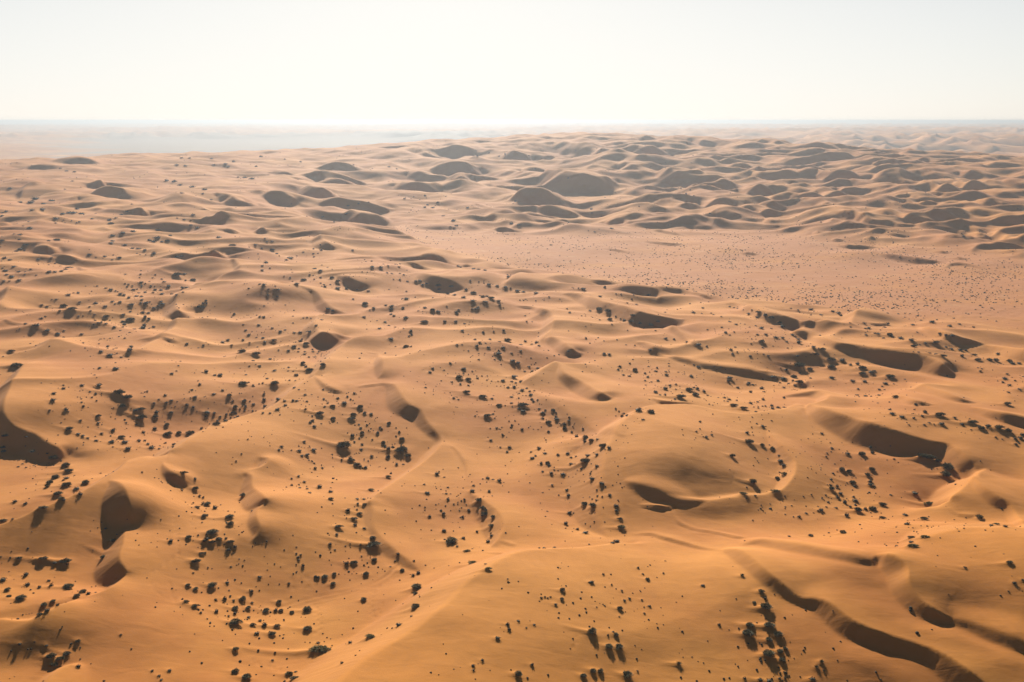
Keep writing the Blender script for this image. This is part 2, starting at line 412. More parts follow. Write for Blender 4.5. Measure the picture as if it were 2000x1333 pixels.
B|7|.5|.3|1330,180,0 1400,172,14 1480,180,14 1540,190,0
B|7|.5|.3|740,215,0 800,208,12 900,215,16 1000,232,0
B|7|.5|.3|1050,195,0 1150,188,12 1250,200,12
B|8|.5|.3|190,255,0 280,250,12 360,240,18 440,252,0
B|7|.5|.3|1650,215,0 1720,185,22 1790,198,24 1860,215,0
C|7|.55|.2|130,205,0 170,194,20 215,215,26 300,238,0
C|6|.55|0|540,248,0 590,252,16 680,272,0
C|9|.5|.3|755,245,0 800,226,25 850,222,34 910,240,28 975,258,0
C|7|.55|.2|300,328,0 340,313,26 390,322,26 440,352,0
C|7|.5|.3|340,356,0 385,336,36 440,340,40 520,376,0
C|6|.5|.1|455,292,0 510,288,16 580,300,12
C|8|.6|.1|500,388,0 540,383,50 610,384,56 670,378,48 705,374,0
C|7|.6|.1|768,376,0 800,360,28 832,350,42 885,378,0
C|9|.6|.1|855,385,0 890,379,48 950,382,62 1010,395,48 1065,405,0
C|8|.55|.1|1160,338,0 1200,330,34 1260,340,34 1350,366,0
C|9|.58|.1|1160,396,0 1200,390,34 1260,402,48 1340,430,46 1430,462,0
C|6|.5|.2|1290,338,0 1340,338,16 1410,352,0
C|8|.58|.1|410,486,0 450,468,46 510,467,56 570,478,44 605,495,0
C|7|.62|0|735,535,0 765,505,38 802,485,64 850,504,56 885,528,0
C|6|.58|0|575,520,0 610,514,30 650,523,30 685,542,0
C|9|.45|.4|160,500,0 220,450,45 285,415,70 340,440,60 420,470,0
C|6|.45|.2|680,442,0 730,440,20 820,458,24 950,492,0
C|8|.5|.3|620,478,0 680,466,40 740,470,52 800,492,0
C|7|.5|.2|850,492,0 900,486,40 960,505,40 1010,530,0
C|7|.5|.2|955,482,0 1010,472,34 1060,478,34 1110,512,0
C|7|.5|.2|1030,428,0 1090,434,28 1160,452,26 1215,468,0
C|8|.5|.3|255,645,0 300,610,42 345,594,54 395,618,40 425,655,0
C|7|.6|.1|410,588,0 458,561,40 530,585,38 590,610,28 650,634,0
C|7|.55|.1|460,552,0 520,554,24 600,570,26 690,592,0
C|7|.58|0|835,568,0 870,560,32 910,562,34 945,580,0
C|8|.45|.4|170,540,0 250,545,34 330,565,38 400,590,0
C|5|.6|0|925,604,0 1000,612,17 1080,625,31 1160,645,37 1250,660,34 1330,675,24 1410,692,0
C|5|.6|0|1230,608,0 1290,618,20 1350,632,24 1440,644,34 1525,655,0
C|6|.6|0|1320,560,0 1370,562,24 1430,575,24 1505,598,0
C|7|.6|0|1350,530,0 1400,538,34 1460,550,32 1520,572,0
C|6|.6|0|1390,522,0 1450,530,18 1540,552,22 1650,582,0
C|6|.58|0|1400,488,0 1450,492,18 1510,506,22 1570,528,0
C|5|.6|0|1700,524,0 1780,538,24 1880,560,27 1985,572,0
C|5|.6|0|1665,588,0 1740,596,24 1830,608,24 1940,614,0
C|6|.58|0|1640,708,0 1680,700,24 1750,700,32 1820,716,0
C|8|.5|.2|1740,776,0 1780,740,14 1830,713,24 1880,738,28 1950,755,24 2060,770,18
C|6|.6|0|1750,768,0 1820,776,18 1910,790,18 2020,808,12
C|4|.6|0|940,792,0 1010,797,20 1110,800,20 1220,804,0
C|5|.6|0|1180,838,0 1250,845,24 1340,858,34 1440,875,31 1580,892,0
C|5|.6|0|405,832,0 460,838,20 525,850,0
C|4|.6|0|1210,728,0 1290,733,20 1380,742,0
C|5|.6|0|990,672,0 1080,682,24 1170,697,0
C|4|.6|0|920,764,0 950,764,17 1005,771,0
C|4|.6|0|1100,748,0 1140,752,17 1180,758,0
C|4|.6|0|820,718,0 850,722,24 870,728,0
C|5|.6|0|555,652,0 580,655,27 620,668,0
C|7|.5|.2|1610,436,0 1660,440,34 1740,458,32 1800,478,0
C|7|.5|.2|1640,388,0 1690,382,26 1760,394,28 1850,422,0
C|7|.5|.3|1480,452,0 1540,456,40 1610,474,36 1660,500,0
C|7|.5|.3|1420,366,0 1480,376,34 1560,412,34 1620,436,0
C|7|.55|.1|1225,540,0 1270,512,40 1310,505,44 1370,542,0
C|6|.5|.2|1100,540,0 1150,528,24 1210,545,0
C|6|.5|.2|1720,495,0 1800,492,18 1900,512,20 2000,530,10
C|6|.5|.2|1750,350,0 1820,335,20 1900,360,20 1960,385,0
C|6|.5|.2|1880,430,0 1940,440,20 2040,470,16
C|6|.5|.2|1560,335,0 1620,322,18 1700,350,20 1760,365,0
C|6|.5|.2|1010,300,0 1080,290,18 1160,310,20 1220,330,0
C|7|.5|.2|960,290,0 1040,275,14 1100,290,0
C|6|.5|.2|1330,310,0 1420,305,16 1520,325,16 1570,340,0
C|4|.6|0|1480,825,0 1540,832,17 1600,842,0
C|4|.6|0|1560,862,0 1640,868,14 1710,876,0
C|4|.6|0|1850,826,0 1920,828,14 1980,832,0
C|4|.6|0|1480,685,0 1560,694,17 1650,706,20 1760,735,24 1800,745,0
C|5|.5|.1|1560,930,0 1600,895,17 1700,905,14 1790,940,0
C|4|.5|.1|1440,690,0 1500,735,0 1560,745,10 1700,748,10
C|7|.5|.3|470,225,0 520,210,14 600,215,16 700,245,0
"""
DUNE_LIST = []
for line in DUNES.strip().splitlines():
    t, wf, sl, rd, pts = line.split('|')
    ox, oy = TILE[t]
    P = []
    for p in pts.split():
        x, y, s = p.split(',')
        metres = s.endswith('m')
        P.append((ox + float(x) / TS, oy + float(y) / TS, float(s.rstrip('m')) if metres else float(s) / TS, metres))
    DUNE_LIST.append(dict(w=float(wf) * (.85 if t in 'DEFGHI' else 1.1 if t == 'A' else 1.7), sl=float(sl), rd=float(rd), P=P, near=t in 'DEFGHI', far=t in 'ABC', q=.14 if t in 'DEFGHI' else .28 if t == 'A' else .7))


def catmull_pts(A, per):
    """Catmull-Rom through the rows of A, per sub-steps each."""
    n = len(A)
    ext = np.vstack([2 * A[0] - A[1], A, 2 * A[-1] - A[-2]])
    out = []
    for i in range(n - 1):
        p0, p1, p2, p3 = ext[i], ext[i + 1], ext[i + 2], ext[i + 3]
        for k in range(per):
            t = k / per
            out.append(.5 * ((2 * p1) + (-p0 + p2) * t + (2 * p0 - 5 * p1 + 4 * p2 - p3) * t * t + (-p0 + 3 * p1 - 3 * p2 + p3) * t**3))
    out.append(A[-1])
    return np.array(out)


def dune_geometry(d, Z):
    """Crest polyline in plan from sight lines and the current crest heights Z."""
    u = np.array([p[0] for p in d['P']])
    v = np.array([p[1] for p in d['P']])
    s = np.array([p[2] for p in d['P']])
    met = np.array([p[3] for p in d['P']])
    X, Y = at_height(u, v, Z)
    T = np.gradient(np.stack([X, Y], 1), axis=0)
    T /= np.linalg.norm(T, axis=1)[:, None] + 1e-9
    nrm = np.stack([T[:, 1], -T[:, 0]], 1)          # right of travel
    R = np.sqrt(X * X + Y * Y)
    toward = -(nrm[:, 0] * X + nrm[:, 1] * Y) / R
    c = np.maximum(np.abs(toward), .4)
    slant = np.sqrt(R * R + (CAM_H - Z)**2)
    sd = (CAM_H - Z) / slant
    cd = R / slant
    h = np.where(met, s, s * slant / (FPX * (cd + sd / (d['sl'] * c))))
    h = np.maximum(h, 0)
    A = np.stack([X, Y, h], 1)
    S = catmull_pts(A, 5 if d['near'] else 3)
    S[:, 2] = np.maximum(S[:, 2], 0)
    d['S'] = S
    d['hmax'] = S[:, 2].max()
    d['cx'], d['cy'], d['ch'] = X, Y, h
    k_ = h / d['sl'] * 1.15
    d['tx'], d['ty'] = X + nrm[:, 0] * k_, Y + nrm[:, 1] * k_
    L = d['w'] * d['hmax'] * 1.45 + 3
    d['bb'] = (S[:, 0].min() - L, S[:, 0].max() + L, S[:, 1].min() - L, S[:, 1].max() + L)


def dune_field(d, X, Y, detail=False):
    """Height the dune adds at the points X, Y (and along-crest position, face share)."""
    S = d['S']
    a = S[:-1]
    b = S[1:]
    n = len(a)
    I = np.zeros_like(X)
    H = np.zeros_like(X)
    W = np.zeros_like(X)
    TT = np.zeros_like(X)
    dh2 = np.full_like(X, 1e18)
    t0 = 0.
    for k in range(n):
        ex, ey = b[k, 0] - a[k, 0], b[k, 1] - a[k, 1]
        L = math.hypot(ex, ey) + 1e-9
        tx, ty = ex / L, ey / L
        qx, qy = X - a[k, 0], Y - a[k, 1]
        s = qx * tx + qy * ty
        c = tx * qy - ty * qx                       # >0 left (windward), <0 right (slip)
        p = np.maximum(np.abs(c), .03)
        s1 = -s
        s2 = L - s
        ip = 1 / p
        F = (s2 * ip * ip / (p * p + s2 * s2) - s1 * ip * ip / (p * p + s1 * s1) + (np.arctan(s2 * ip) - np.arctan(s1 * ip)) * ip**3) * .5
        F = np.maximum(F, 1e-15)
        tt = np.clip(s / L, 0, 1)
        ds2 = (s - tt * L)**2 + c * c
        dist = np.sqrt(ds2) + 1e-6
        I += F
        H += F * (a[k, 2] + (b[k, 2] - a[k, 2]) * tt)
        W += F * (c / dist)
        if detail:
            TT += F * (t0 + tt * L)
        dh2 = np.minimum(dh2, ds2)
        t0 += L
    D = (I * (2 / math.pi))**(-1 / 3)
    D = (D**-4 + (np.sqrt(dh2) * 1.6 + .02)**-4)**-.25
    h = H / I
    w = np.clip(.5 + (W / I) * 1.3, 0, 1)
    w = w * w * (3 - 2 * w)
    rd = d['rd'] * np.minimum(1, h / 2 + .1)
    Ds = np.sqrt(D * D + rd * rd) - rd
    Lw = d['w'] * h + .5
    q = d['q']
    x = np.clip(Ds / Lw, 0, 1)
    sh = .5 if d['near'] else .25
    wind = (1 - q) * h * (sh * (.5 + .5 * np.cos(math.pi * x)) + (1 - sh) * (1 - x)**1.5)
    raw = (1 - q) * h - d['sl'] * Ds
    # in front of the face the ground stays scooped out, then climbs back
    Lb = h * (1 / d['sl'] + d['w'] * .45) + .5
    xb = np.clip((Ds - h / d['sl']) / (Lb - h / d['sl']), 0, 1)
    floor = -q * h * (1 - xb * xb * (3 - 2 * xb))
    soft = .06 + .06 * h
    df = raw - floor
    slip = floor + .5 * (df + np.sqrt(df * df + soft * soft)) - .5 * soft * smooth(0, 1, Ds / (.3 + h)) * (1 - xb)
    slip = np.where(xb >= 1, 0, slip)
    raw = raw - floor
    out = w * wind + (1 - w) * slip
    out = out * (1 - smooth(.95, 1.4, np.sqrt(dh2) / (d['w'] * d['hmax'] + 1)))
    if detail:
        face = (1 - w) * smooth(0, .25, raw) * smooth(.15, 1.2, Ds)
        return out, TT / I, face
    return out


def total_height(X, Y, skip=None):
    z = base_height(X, Y) + mounds(X, Y)
    for i, d in enumerate(DUNE_LIST):
        bb = d['bb']
        m = (X > bb[0]) & (X < bb[1]) & (Y > bb[2]) & (Y < bb[3])
        if m.any():
            z[m] += dune_field(d, X[m], Y[m])
    return z


def mounds(X, Y):
    z = np.zeros_like(X)
    for (mx, my, h, rx, ry, ang) in MOUND_LIST:
        c, s = math.cos(ang), math.sin(ang)
        dx, dy = X - mx, Y - my
        q = ((dx * c + dy * s) / rx)**2 + ((-dx * s + dy * c) / ry)**2
        m = q < 9
        z[m] += h * np.exp(-q[m])
    return z


def mound(t, x, y, h, rx, ry, ang=0):
    ox, oy = TILE[t]
    mx, my = at_height(ox + x / TS, oy + y / TS, 7.0)
    MOUND_LIST.append((float(mx), float(my), h * 1.25, rx, ry, math.radians(ang)))


MOUND_LIST = []
mound('D', 500, 560, 3.5, 50, 50)
mound('D', 950, 720, -4, 26, 26)
mound('G', 150, 120, -3, 26, 30)
mound('G', 250, 620, -1, 34, 16)
mound('G', 900, 420, 3, 34, 22)
mound('G', 1150, 350, -3, 14, 24)
mound('G', 1650, 500, 1.5, 30, 25)
mound('G', 500, 980, 2, 30, 16)
mound('G', 1500, 900, -2.5, 34, 20)
mound('G', 200, 1200, -.8, 14, 9)
mound('H', 1150, 720, 2.4, 40, 26)
mound('H', 150, 600, -2.5, 26, 26)
mound('H', 700, 420, -2, 18, 22)
mound('I', 350, 1500, -1.5, 34, 18)
mound('I', 700, 700, 1.5, 16, 16)
mound('I', 1800, 700, 4, 46, 30)
mound('I', 1000, 420, -3, 50, 20)
mound('I', 1700, 1500, -2, 30, 16)
mound('E', 200, 900, -4, 24, 30)
mound('E', 1900, 880, 4, 34, 34)
mound('E', 1350, 640, 2, 26, 20)
mound('E', 1100, 800, -3, 26, 40)
mound('E', 650, 350, 2, 50, 40)
mound('E', 1300, 1000, -2.5, 16, 40)
mound('F', 1150, 1000, -3, 34, 30)
mound('F', 1000, 430, -3.5, 40, 30)
mound('F', 400, 520, -2.5, 26, 26)
mound('F', 1500, 700, 2, 30, 24)
mound('D', 1500, 330, -2.5, 40, 40)
mound('D', 1350, 60, 3, 40, 40)
mound('D', 450, 60, -2, 60, 40)

# settle the crests: each traced point must stand on the finished surface along its own sight line
Zs = []
for d in DUNE_LIST:
    u = np.array([p[0] for p in d['P']])
    v = np.array([p[1] for p in d['P']])
    Z = np.full(len(u), 8.0)
    for k in range(12):
        X, Y = at_height(u, v, Z)
        bad = (Y > 3000) | (Y < 0)
        Zn = base_height(X, Y) + 2
        Z = Z * .5 + .5 * np.clip(Zn, -5, 85)
    Zs.append(Z)
for it in range(5):
    for d, Z in zip(DUNE_LIST, Zs):
        dune_geometry(d, Z)
    PX = np.concatenate([d['cx'] for d in DUNE_LIST])
    PY = np.concatenate([d['cy'] for d in DUNE_LIST])
    ZT = total_height(PX, PY)
    k = 0
    for i, d in enumerate(DUNE_LIST):
        n = len(d['cx'])
        Zs[i] = Zs[i] + (np.clip(ZT[k:k + n], -5, 92) - Zs[i]) * .7
        k += n
# distant dunes: the massif rises steadily with distance, and a crest keeps to one distance
_mv = np.array([255, 268, 280, 300, 330, 360, 400, 440, 480.])
_mr = np.array([2000, 1920, 1820, 1680, 1480, 1320, 1130, 965, 840.])
_lv = np.array([290, 305, 320, 350, 400, 450, 500, 560.])
_lr = np.array([1660, 1550, 1450, 1250, 980, 790, 670, 570.])
_cu = np.array([-300, 0, 300, 500, 700, 850, 950, 1100, 1300, 1500, 1650, 1800, 2000, 2300.])
_cv = np.array([316, 312, 305, 300, 292, 287, 275, 266, 268, 276, 290, 305, 328, 350.])


def massif_range(u, v):
    w = smooth(450, 800, u)
    return w * np.interp(v, _mv, _mr) + (1 - w) * np.interp(v, _lv, _lr)


for i, d in enumerate(DUNE_LIST):
    dune_geometry(d, Zs[i])
    R = np.hypot(d['cx'], d['cy'])
    u = np.array([p[0] for p in d['P']])
    v = np.array([p[1] for p in d['P']])
    s_ = np.array([0 if p[3] else p[2] for p in d['P']])
    dx, dy, dz = ray_dirs(u, v)
    vm = v.max()
    if d['far'] and (vm < 432 or (u.mean() < 600 and vm < 520)):
        vt = v + s_ * .8
        w = s_ + .5
        Rt = massif_range(u, vt)
        Rm = (Rt * w).sum() / w.sum()
        Rn = Rm * (1 + .35 * (Rt / Rm - 1)) * 1.012
    elif d['far']:
        d['q'] = min(d['q'], .12 if u.mean() > 1250 and vm < 540 else .5)
        wgt = d['ch']**2 + .05
        Rm = np.exp((np.log(R) * wgt).sum() / wgt.sum())
        Rn = Rm * (R / Rm)**.6
    else:
        Rn = R
    t = Rn / np.hypot(dx, dy)
    d['Zt'] = CAM_H + dz * t
    Zs[i] = d['Zt']
    dune_geometry(d, Zs[i])

# a smooth correction of the broad relief lets every crest stand at its height
CA = np.radians(np.linspace(-40, 40, 240))
CR = np.linspace(math.log(90), math.log(3200), 190)
CG = np.zeros((len(CR), len(CA)))


def corr(X, Y):
    az = np.arctan2(X, Y)
    lr = np.log(np.sqrt(X * X + Y * Y) + 1e-6)
    fa = np.clip((az - CA[0]) / (CA[1] - CA[0]), 0, len(CA) - 1.001)
    fr = np.clip((lr - CR[0]) / (CR[1] - CR[0]), 0, len(CR) - 1.001)
    ia = fa.astype(int)
    ir = fr.astype(int)
    ta = fa - ia
    tr = fr - ir

    def cub(p0, p1, p2, p3, t):
        return p1 + .5 * t * (p2 - p0 + t * (2 * p0 - 5 * p1 + 4 * p2 - p3 + t * (3 * (p1 - p2) + p3 - p0)))
    rows = []
    for k in (-1, 0, 1, 2):
        r_ = np.clip(ir + k, 0, len(CR) - 1)
        c = [CG[r_, np.clip(ia + j, 0, len(CA) - 1)] for j in (-1, 0, 1, 2)]
        rows.append(cub(*c, ta))
    return cub(*rows, tr)


PX = np.concatenate([d['cx'] for d in DUNE_LIST] + [d['tx'] for d in DUNE_LIST])
PY = np.concatenate([d['cy'] for d in DUNE_LIST] + [d['ty'] for d in DUNE_LIST])
PT = np.concatenate(Zs + [Z - d['ch'] for d, Z in zip(DUNE_LIST, Zs)])
PW = np.concatenate([.35 + d['ch'] / (d['hmax'] + .1) for d in DUNE_LIST] + [.35 + .5 * d['ch'] / (d['hmax'] + .1) for d in DUNE_LIST])
ok = (PX**2 + PY**2 < 2900**2) & (PY > 80)
PX, PY, PT, PW = PX[ok], PY[ok], PT[ok], PW[ok]
lu, lv = np.meshgrid(np.arange(-250, 2300, 75.), np.array([275, 290, 310, 330, 355, 380, 405, 430, 455, 480.]))
lu, lv = lu.ravel(), lv.ravel()
lim = np.where(lu < 600, 490, 432)
k_ = (lv > np.interp(lu, _cu, _cv) + 4) & (lv < lim)
lu, lv = lu[k_], lv[k_]
lR = massif_range(lu, lv)
dx, dy, dz = ray_dirs(lu, lv)
t_ = lR / np.hypot(dx, dy)
PX = np.concatenate([PX, dx * t_])
PY = np.concatenate([PY, dy * t_])
PT = np.concatenate([PT, CAM_H + dz * t_])
PW = np.concatenate([PW, np.full(len(lu), .22)])
NLAT = len(lu)
paz = np.arctan2(PX, PY)
plr = np.log(np.hypot(PX, PY))
ZB = total_height(PX, PY)
for sig in (.16, .08, .045, .045, .03, .03, .02, .02):
    e = np.clip(PT - ZB - corr(PX, PY), -25, 25)
    PWc = PW.copy()
    if sig < .04:
        PWc[-NLAT:] = .02
    A_ = np.exp(-((CA[:, None] - paz[None, :]) / sig)**2)              # NA x P
    R_ = np.exp(-((CR[:, None] - plr[None, :]) / (sig * 1.15))**2)      # NR x P
    num = (R_ * (e * PWc)[None, :]) @ A_.T
    den = (R_ * PWc[None, :]) @ A_.T
    CG += .9 * num / (den + .25)
    print('fit', sig, round(float(np.abs(e).mean()), 2), round(float(np.abs(e).max()), 2))
_b0 = base_height


def base_height(X, Y):
    return _b0(X, Y) + corr(X, Y)
# ------------------------------------------------------------------ the ground: one sheet, finer towards the camera
def radii():
    out = [2., 20., 45., 70., 90., 105., 120., 130.]
    r = 132.
    while r < 2600:
        out.append(r)
        r += max(.5, .0032 * r)
    while r < 15000:
        out.append(r)
        r *= 1.011
    while r < 70000:
        out.append(r)
        r *= 1.1
    out.append(r)
    return np.array(out)


RR = radii()
fine = np.linspace(-33, 33, 880)
coarse_r = 33 + 294 * (np.linspace(0, 1, 64)[1:-1])
coarse_r = coarse_r
AZ = np.concatenate([fine, coarse_r])
AZR = np.radians(AZ)
NR, NA = len(RR), len(AZ)
print('grid', NR, NA, NR * NA)
GX = RR[:, None] * np.sin(AZR)[None, :]
GY = RR[:, None] * np.cos(AZR)[None, :]
AZW = np.where(AZ > 180, AZ - 360, AZ)
gx = GX.ravel()
gy = GY.ravel()
gz = base_height(gx, gy) + mounds(gx, gy)
gz_base = gz.copy()
gface = np.zeros_like(gz)
for d in DUNE_LIST:
    bb = d['bb']
    # crude share of the grid that can be reached
    m = np.nonzero((gx > bb[0]) & (gx < bb[1]) & (gy > bb[2]) & (gy < bb[3]))[0]
    if not len(m):
        continue
    S = d['S']
    L = d['w'] * d['hmax'] * 1.42 + 2
    x, y = gx[m], gy[m]
    best = np.full(len(m), 1e18)
    for q in S[::2]:
        best = np.minimum(best, (x - q[0])**2 + (y - q[1])**2)
    seg = np.sqrt(((S[2:, :2] - S[:-2, :2])**2).sum(1)).max() if len(S) > 2 else 5
    m = m[best < (L + seg)**2]
    if not len(m):
        continue
    det = d['near']
    r = dune_field(d, gx[m], gy[m], det)
    if det:
        out, tt, face = r
        # avalanche chutes down the slip face
        ph = DUNE_LIST.index(d) * 17.3
        ch = (np.sin(tt * 4.6 + 3 * perlin(tt * .35 + ph, tt * 0 + .2, 53)) * .5 + .5) * .03 + perlin(tt * 1.9 + ph, tt * 0 + .37, 51) * .04 + perlin(tt * .5 + ph, tt * 0 + .7, 52) * .015
        gz[m] += out + ch * face * np.minimum(1, d['hmax'] / 3)
        gface[m] = np.maximum(gface[m], face)
    else:
        gz[m] += r
rr = np.sqrt(gx * gx + gy * gy)
nearw = 1 - smooth(350, 700, rr)
# ------------------------------------------------------------------ where the shrubs grow
# x,y,w,h in view-tile pixels (tiles are four times enlarged): centre, width and height of each dark bush
HT = {'J0': (0, 1000), 'J1': (400, 1000), 'J2': (800, 1000), 'J3': (1200, 1000), 'J4': (1600, 1000),
      'K0': (0, 700), 'K1': (400, 700), 'K2': (800, 700), 'K3': (1200, 700), 'K4': (1600, 700),
      'L0': (0, 400), 'L1': (400, 400), 'L2': (800, 400), 'L3': (1200, 400), 'L4': (1600, 400)}
SH = {}
SH['J0'] = "25,70,70,40;100,60,25,12;825,130,28,22;795,155,16,12;915,178,16,14;885,225,50,40;805,350,50,50;150,365,60,30;8,352,20,14;345,385,80,30;515,395,110,60;430,410,40,20;205,490,45,35;70,465,16,8;25,535,55,25;380,537,30,22;215,572,45,30;310,590,30,22;400,580,36,36;60,610,50,45;535,590,100,70;70,660,50,35;165,675,90,70;650,625,60,50;600,660,60,44;690,640,35,35;745,632,20,10;345,725,55,50;415,700,50,35;450,730,30,25;310,805,60,36;370,775,50,30;230,798,12,8;205,800,10,8;250,793,10,8;165,806,8,6;1335,230,46,32;1475,200,60,50;1550,185,20,25;1595,35,50,45;1580,83,20,12;1530,127,10,8;1600,235,40,35;1575,325,60,30;1535,390,95,50;1380,445,16,10;1510,478,22,14;1470,570,45,60;1530,600,50,50;1425,682,24,18;1455,710,70,40;1520,740,90,40;1570,790,30,12;1427,803,14,8;1410,745,14,14;945,960,24,14;610,1010,50,35;155,1035,30,22;270,1015,20,10;365,1048,30,10;405,1140,90,60;520,1110,70,50;470,1160,80,50;430,1200,70,44;615,1210,40,26;75,1303,12,8;340,1322,18,14;1190,1245,30,12;1325,1245,40,12;1245,1285,30,12;1260,1315,30,10"
SH['J1'] = "12,30,40,45;195,40,80,60;205,95,70,50;60,160,110,75;60,240,70,36;110,215,70,36;15,225,45,35;165,212,26,24;200,238,80,42;235,275,42,26;185,297,45,32;5,322,22,20;270,368,18,10;310,378,18,10;25,437,18,14;205,430,24,8;250,415,16,6;465,345,12,8;490,453,16,10;430,512,40,14;715,275,20,8;715,328,24,8;750,338,24,14;730,355,34,18;735,378,26,14;768,417,34,34;720,463,14,8;980,256,36,28;1018,297,24,12;1032,178,34,20;1047,122,84,30;1170,60,80,36;1210,15,60,40;1175,103,42,24;1245,130,36,22;1310,205,60,44;1322,268,150,90;1218,272,24,30;1137,255,14,10;1100,268,20,10;1105,225,14,8;1225,348,20,10;1165,395,75,48;1110,405,45,36;1325,372,58,50;1510,330,36,28;1488,385,24,16;1450,432,24,12;1262,482,60,52;1543,453,48,44;938,503,58,58;1012,483,44,44;885,515,34,24;1003,562,52,44;658,560,26,24;1240,682,54,54;1165,465,8,10;60,570,80,85;175,555,40,12;190,615,20,6;365,620,40,32;85,687,30,26;158,683,40,36;200,660,24,16;302,680,64,70;225,697,30,14;340,750,50,60;370,712,30,14;242,755,60,60;235,795,40,26;92,782,44,30;185,818,26,16;480,768,66,72;555,770,36,46;596,772,46,48;580,703,50,50;680,783,46,52;665,745,18,12;807,762,82,72;242,865,120,72;340,823,34,20;432,850,32,22;375,883,60,36;467,888,48,32;570,895,64,38;528,952,78,48;615,958,18,12;405,955,50,18;805,915,84,64;242,1077,64,48;530,1162,30,16;240,1245,70,62;330,1295,90,70;895,1090,195,90,o;885,1030,36,22;823,1024,16,16;784,1020,12,12;995,1052,18,16;1138,1023,38,24,o;1103,1036,12,10;1293,983,98,48,o;1518,888,60,24,o;1380,962,12,10;1072,1182,34,26,o;660,1270,76,48;700,1305,90,40;710,1255,30,14;18,835,20,10;1075,958,16,12"
SH['J2'] = "55,590,95,75;45,640,50,40;45,740,85,70;68,478,44,32;28,500,36,30;35,380,22,24;15,818,34,18,o;268,147,44,30;322,220,110,100;372,272,30,16;420,207,38,24;527,156,26,26;413,40,36,26;157,35,34,26;265,15,44,30;638,108,64,44;640,188,40,26,o;614,235,44,30,o;585,15,80,50;655,35,50,50;567,40,24,20;488,400,82,56,o;455,306,60,30,o;490,290,20,8;593,411,30,14;614,450,66,36,o;766,526,20,6;1250,10,50,30;1220,93,44,28;1218,127,22,12;1313,136,30,24;1375,168,58,26;1130,282,36,16;1403,255,22,10;1590,248,40,12,o;1178,442,14,8;1515,487,26,26;1422,551,52,26;1580,568,20,28;1198,610,52,46;1192,677,44,48;1030,672,28,16;1058,665,20,14;1078,672,20,14;1102,664,22,16;1015,697,20,12;1140,725,34,12;850,855,36,18;973,883,30,14;912,905,22,10;765,878,40,30;778,915,40,36;1432,940,90,80;1462,745,20,8;1550,962,22,22;1560,1050,70,80;690,992,50,12;568,1160,34,18;495,1200,36,24;498,1235,32,16;345,1228,20,8;514,1305,18,12;395,1213,12,6;850,1265,76,72;958,1193,34,44;1360,1280,64,50;1435,1245,64,50;1493,1245,60,60;1590,940,30,14"
SH['J3'] = "60,120,70,60,o;45,55,60,30;20,238,55,18,o;185,435,26,18;222,484,26,18;262,525,44,40;398,386,20,12;383,480,20,18;333,512,16,12;57,617,26,16;117,675,32,20;78,692,32,22;215,690,22,14;272,738,36,18;232,745,16,16;42,755,60,50;85,780,12,20;235,795,24,16;38,820,20,10;15,955,50,60;38,1050,80,100;105,1275,95,95;180,1248,26,10;505,1185,60,60,t;820,878,28,44,t;1000,490,46,70,t;1145,622,60,44;1178,677,34,34;1092,700,36,56;1185,745,100,90;1180,835,20,8;1060,890,80,60;1045,950,110,90;972,912,20,20;1215,895,110,75;1280,960,90,70;1210,1000,60,60;1205,1110,100,100;1295,1090,60,60;1338,1065,45,60;1310,1150,56,80;1285,1215,20,24;1295,1260,22,16;1338,1255,36,30;1290,1300,28,20;1335,1298,26,24;1360,1158,12,14;1140,1320,50,24;1210,1325,60,16;1018,1300,30,46,t;728,1010,14,12;605,1132,20,8;690,577,40,10;1365,193,30,18;1535,185,48,36;1080,66,22,10;1442,40,36,26;1335,20,20,10;1500,14,34,14;1020,226,16,12;1580,1210,50,50,t;1550,1320,60,16"
SH['J4'] = "215,28,46,34;490,48,62,32;310,5,60,14;670,26,48,20,o;820,57,80,44;688,98,48,28;690,72,16,10;843,110,18,20;730,128,18,12;765,157,18,14;1250,44,60,48;1055,62,14,12;1375,103,70,26,o;1455,118,40,8;1345,112,40,10;1080,135,16,10;1130,130,16,12;185,158,58,50;717,205,66,42;717,238,44,18;822,200,80,18,o;727,276,96,14,o;605,265,26,14;40,185,16,10;1140,437,30,16;1487,400,60,36;1445,326,16,8;1525,555,36,22;1478,622,20,8;1590,533,26,12;1010,643,16,6;35,1240,24,18;20,1170,50,50,t"
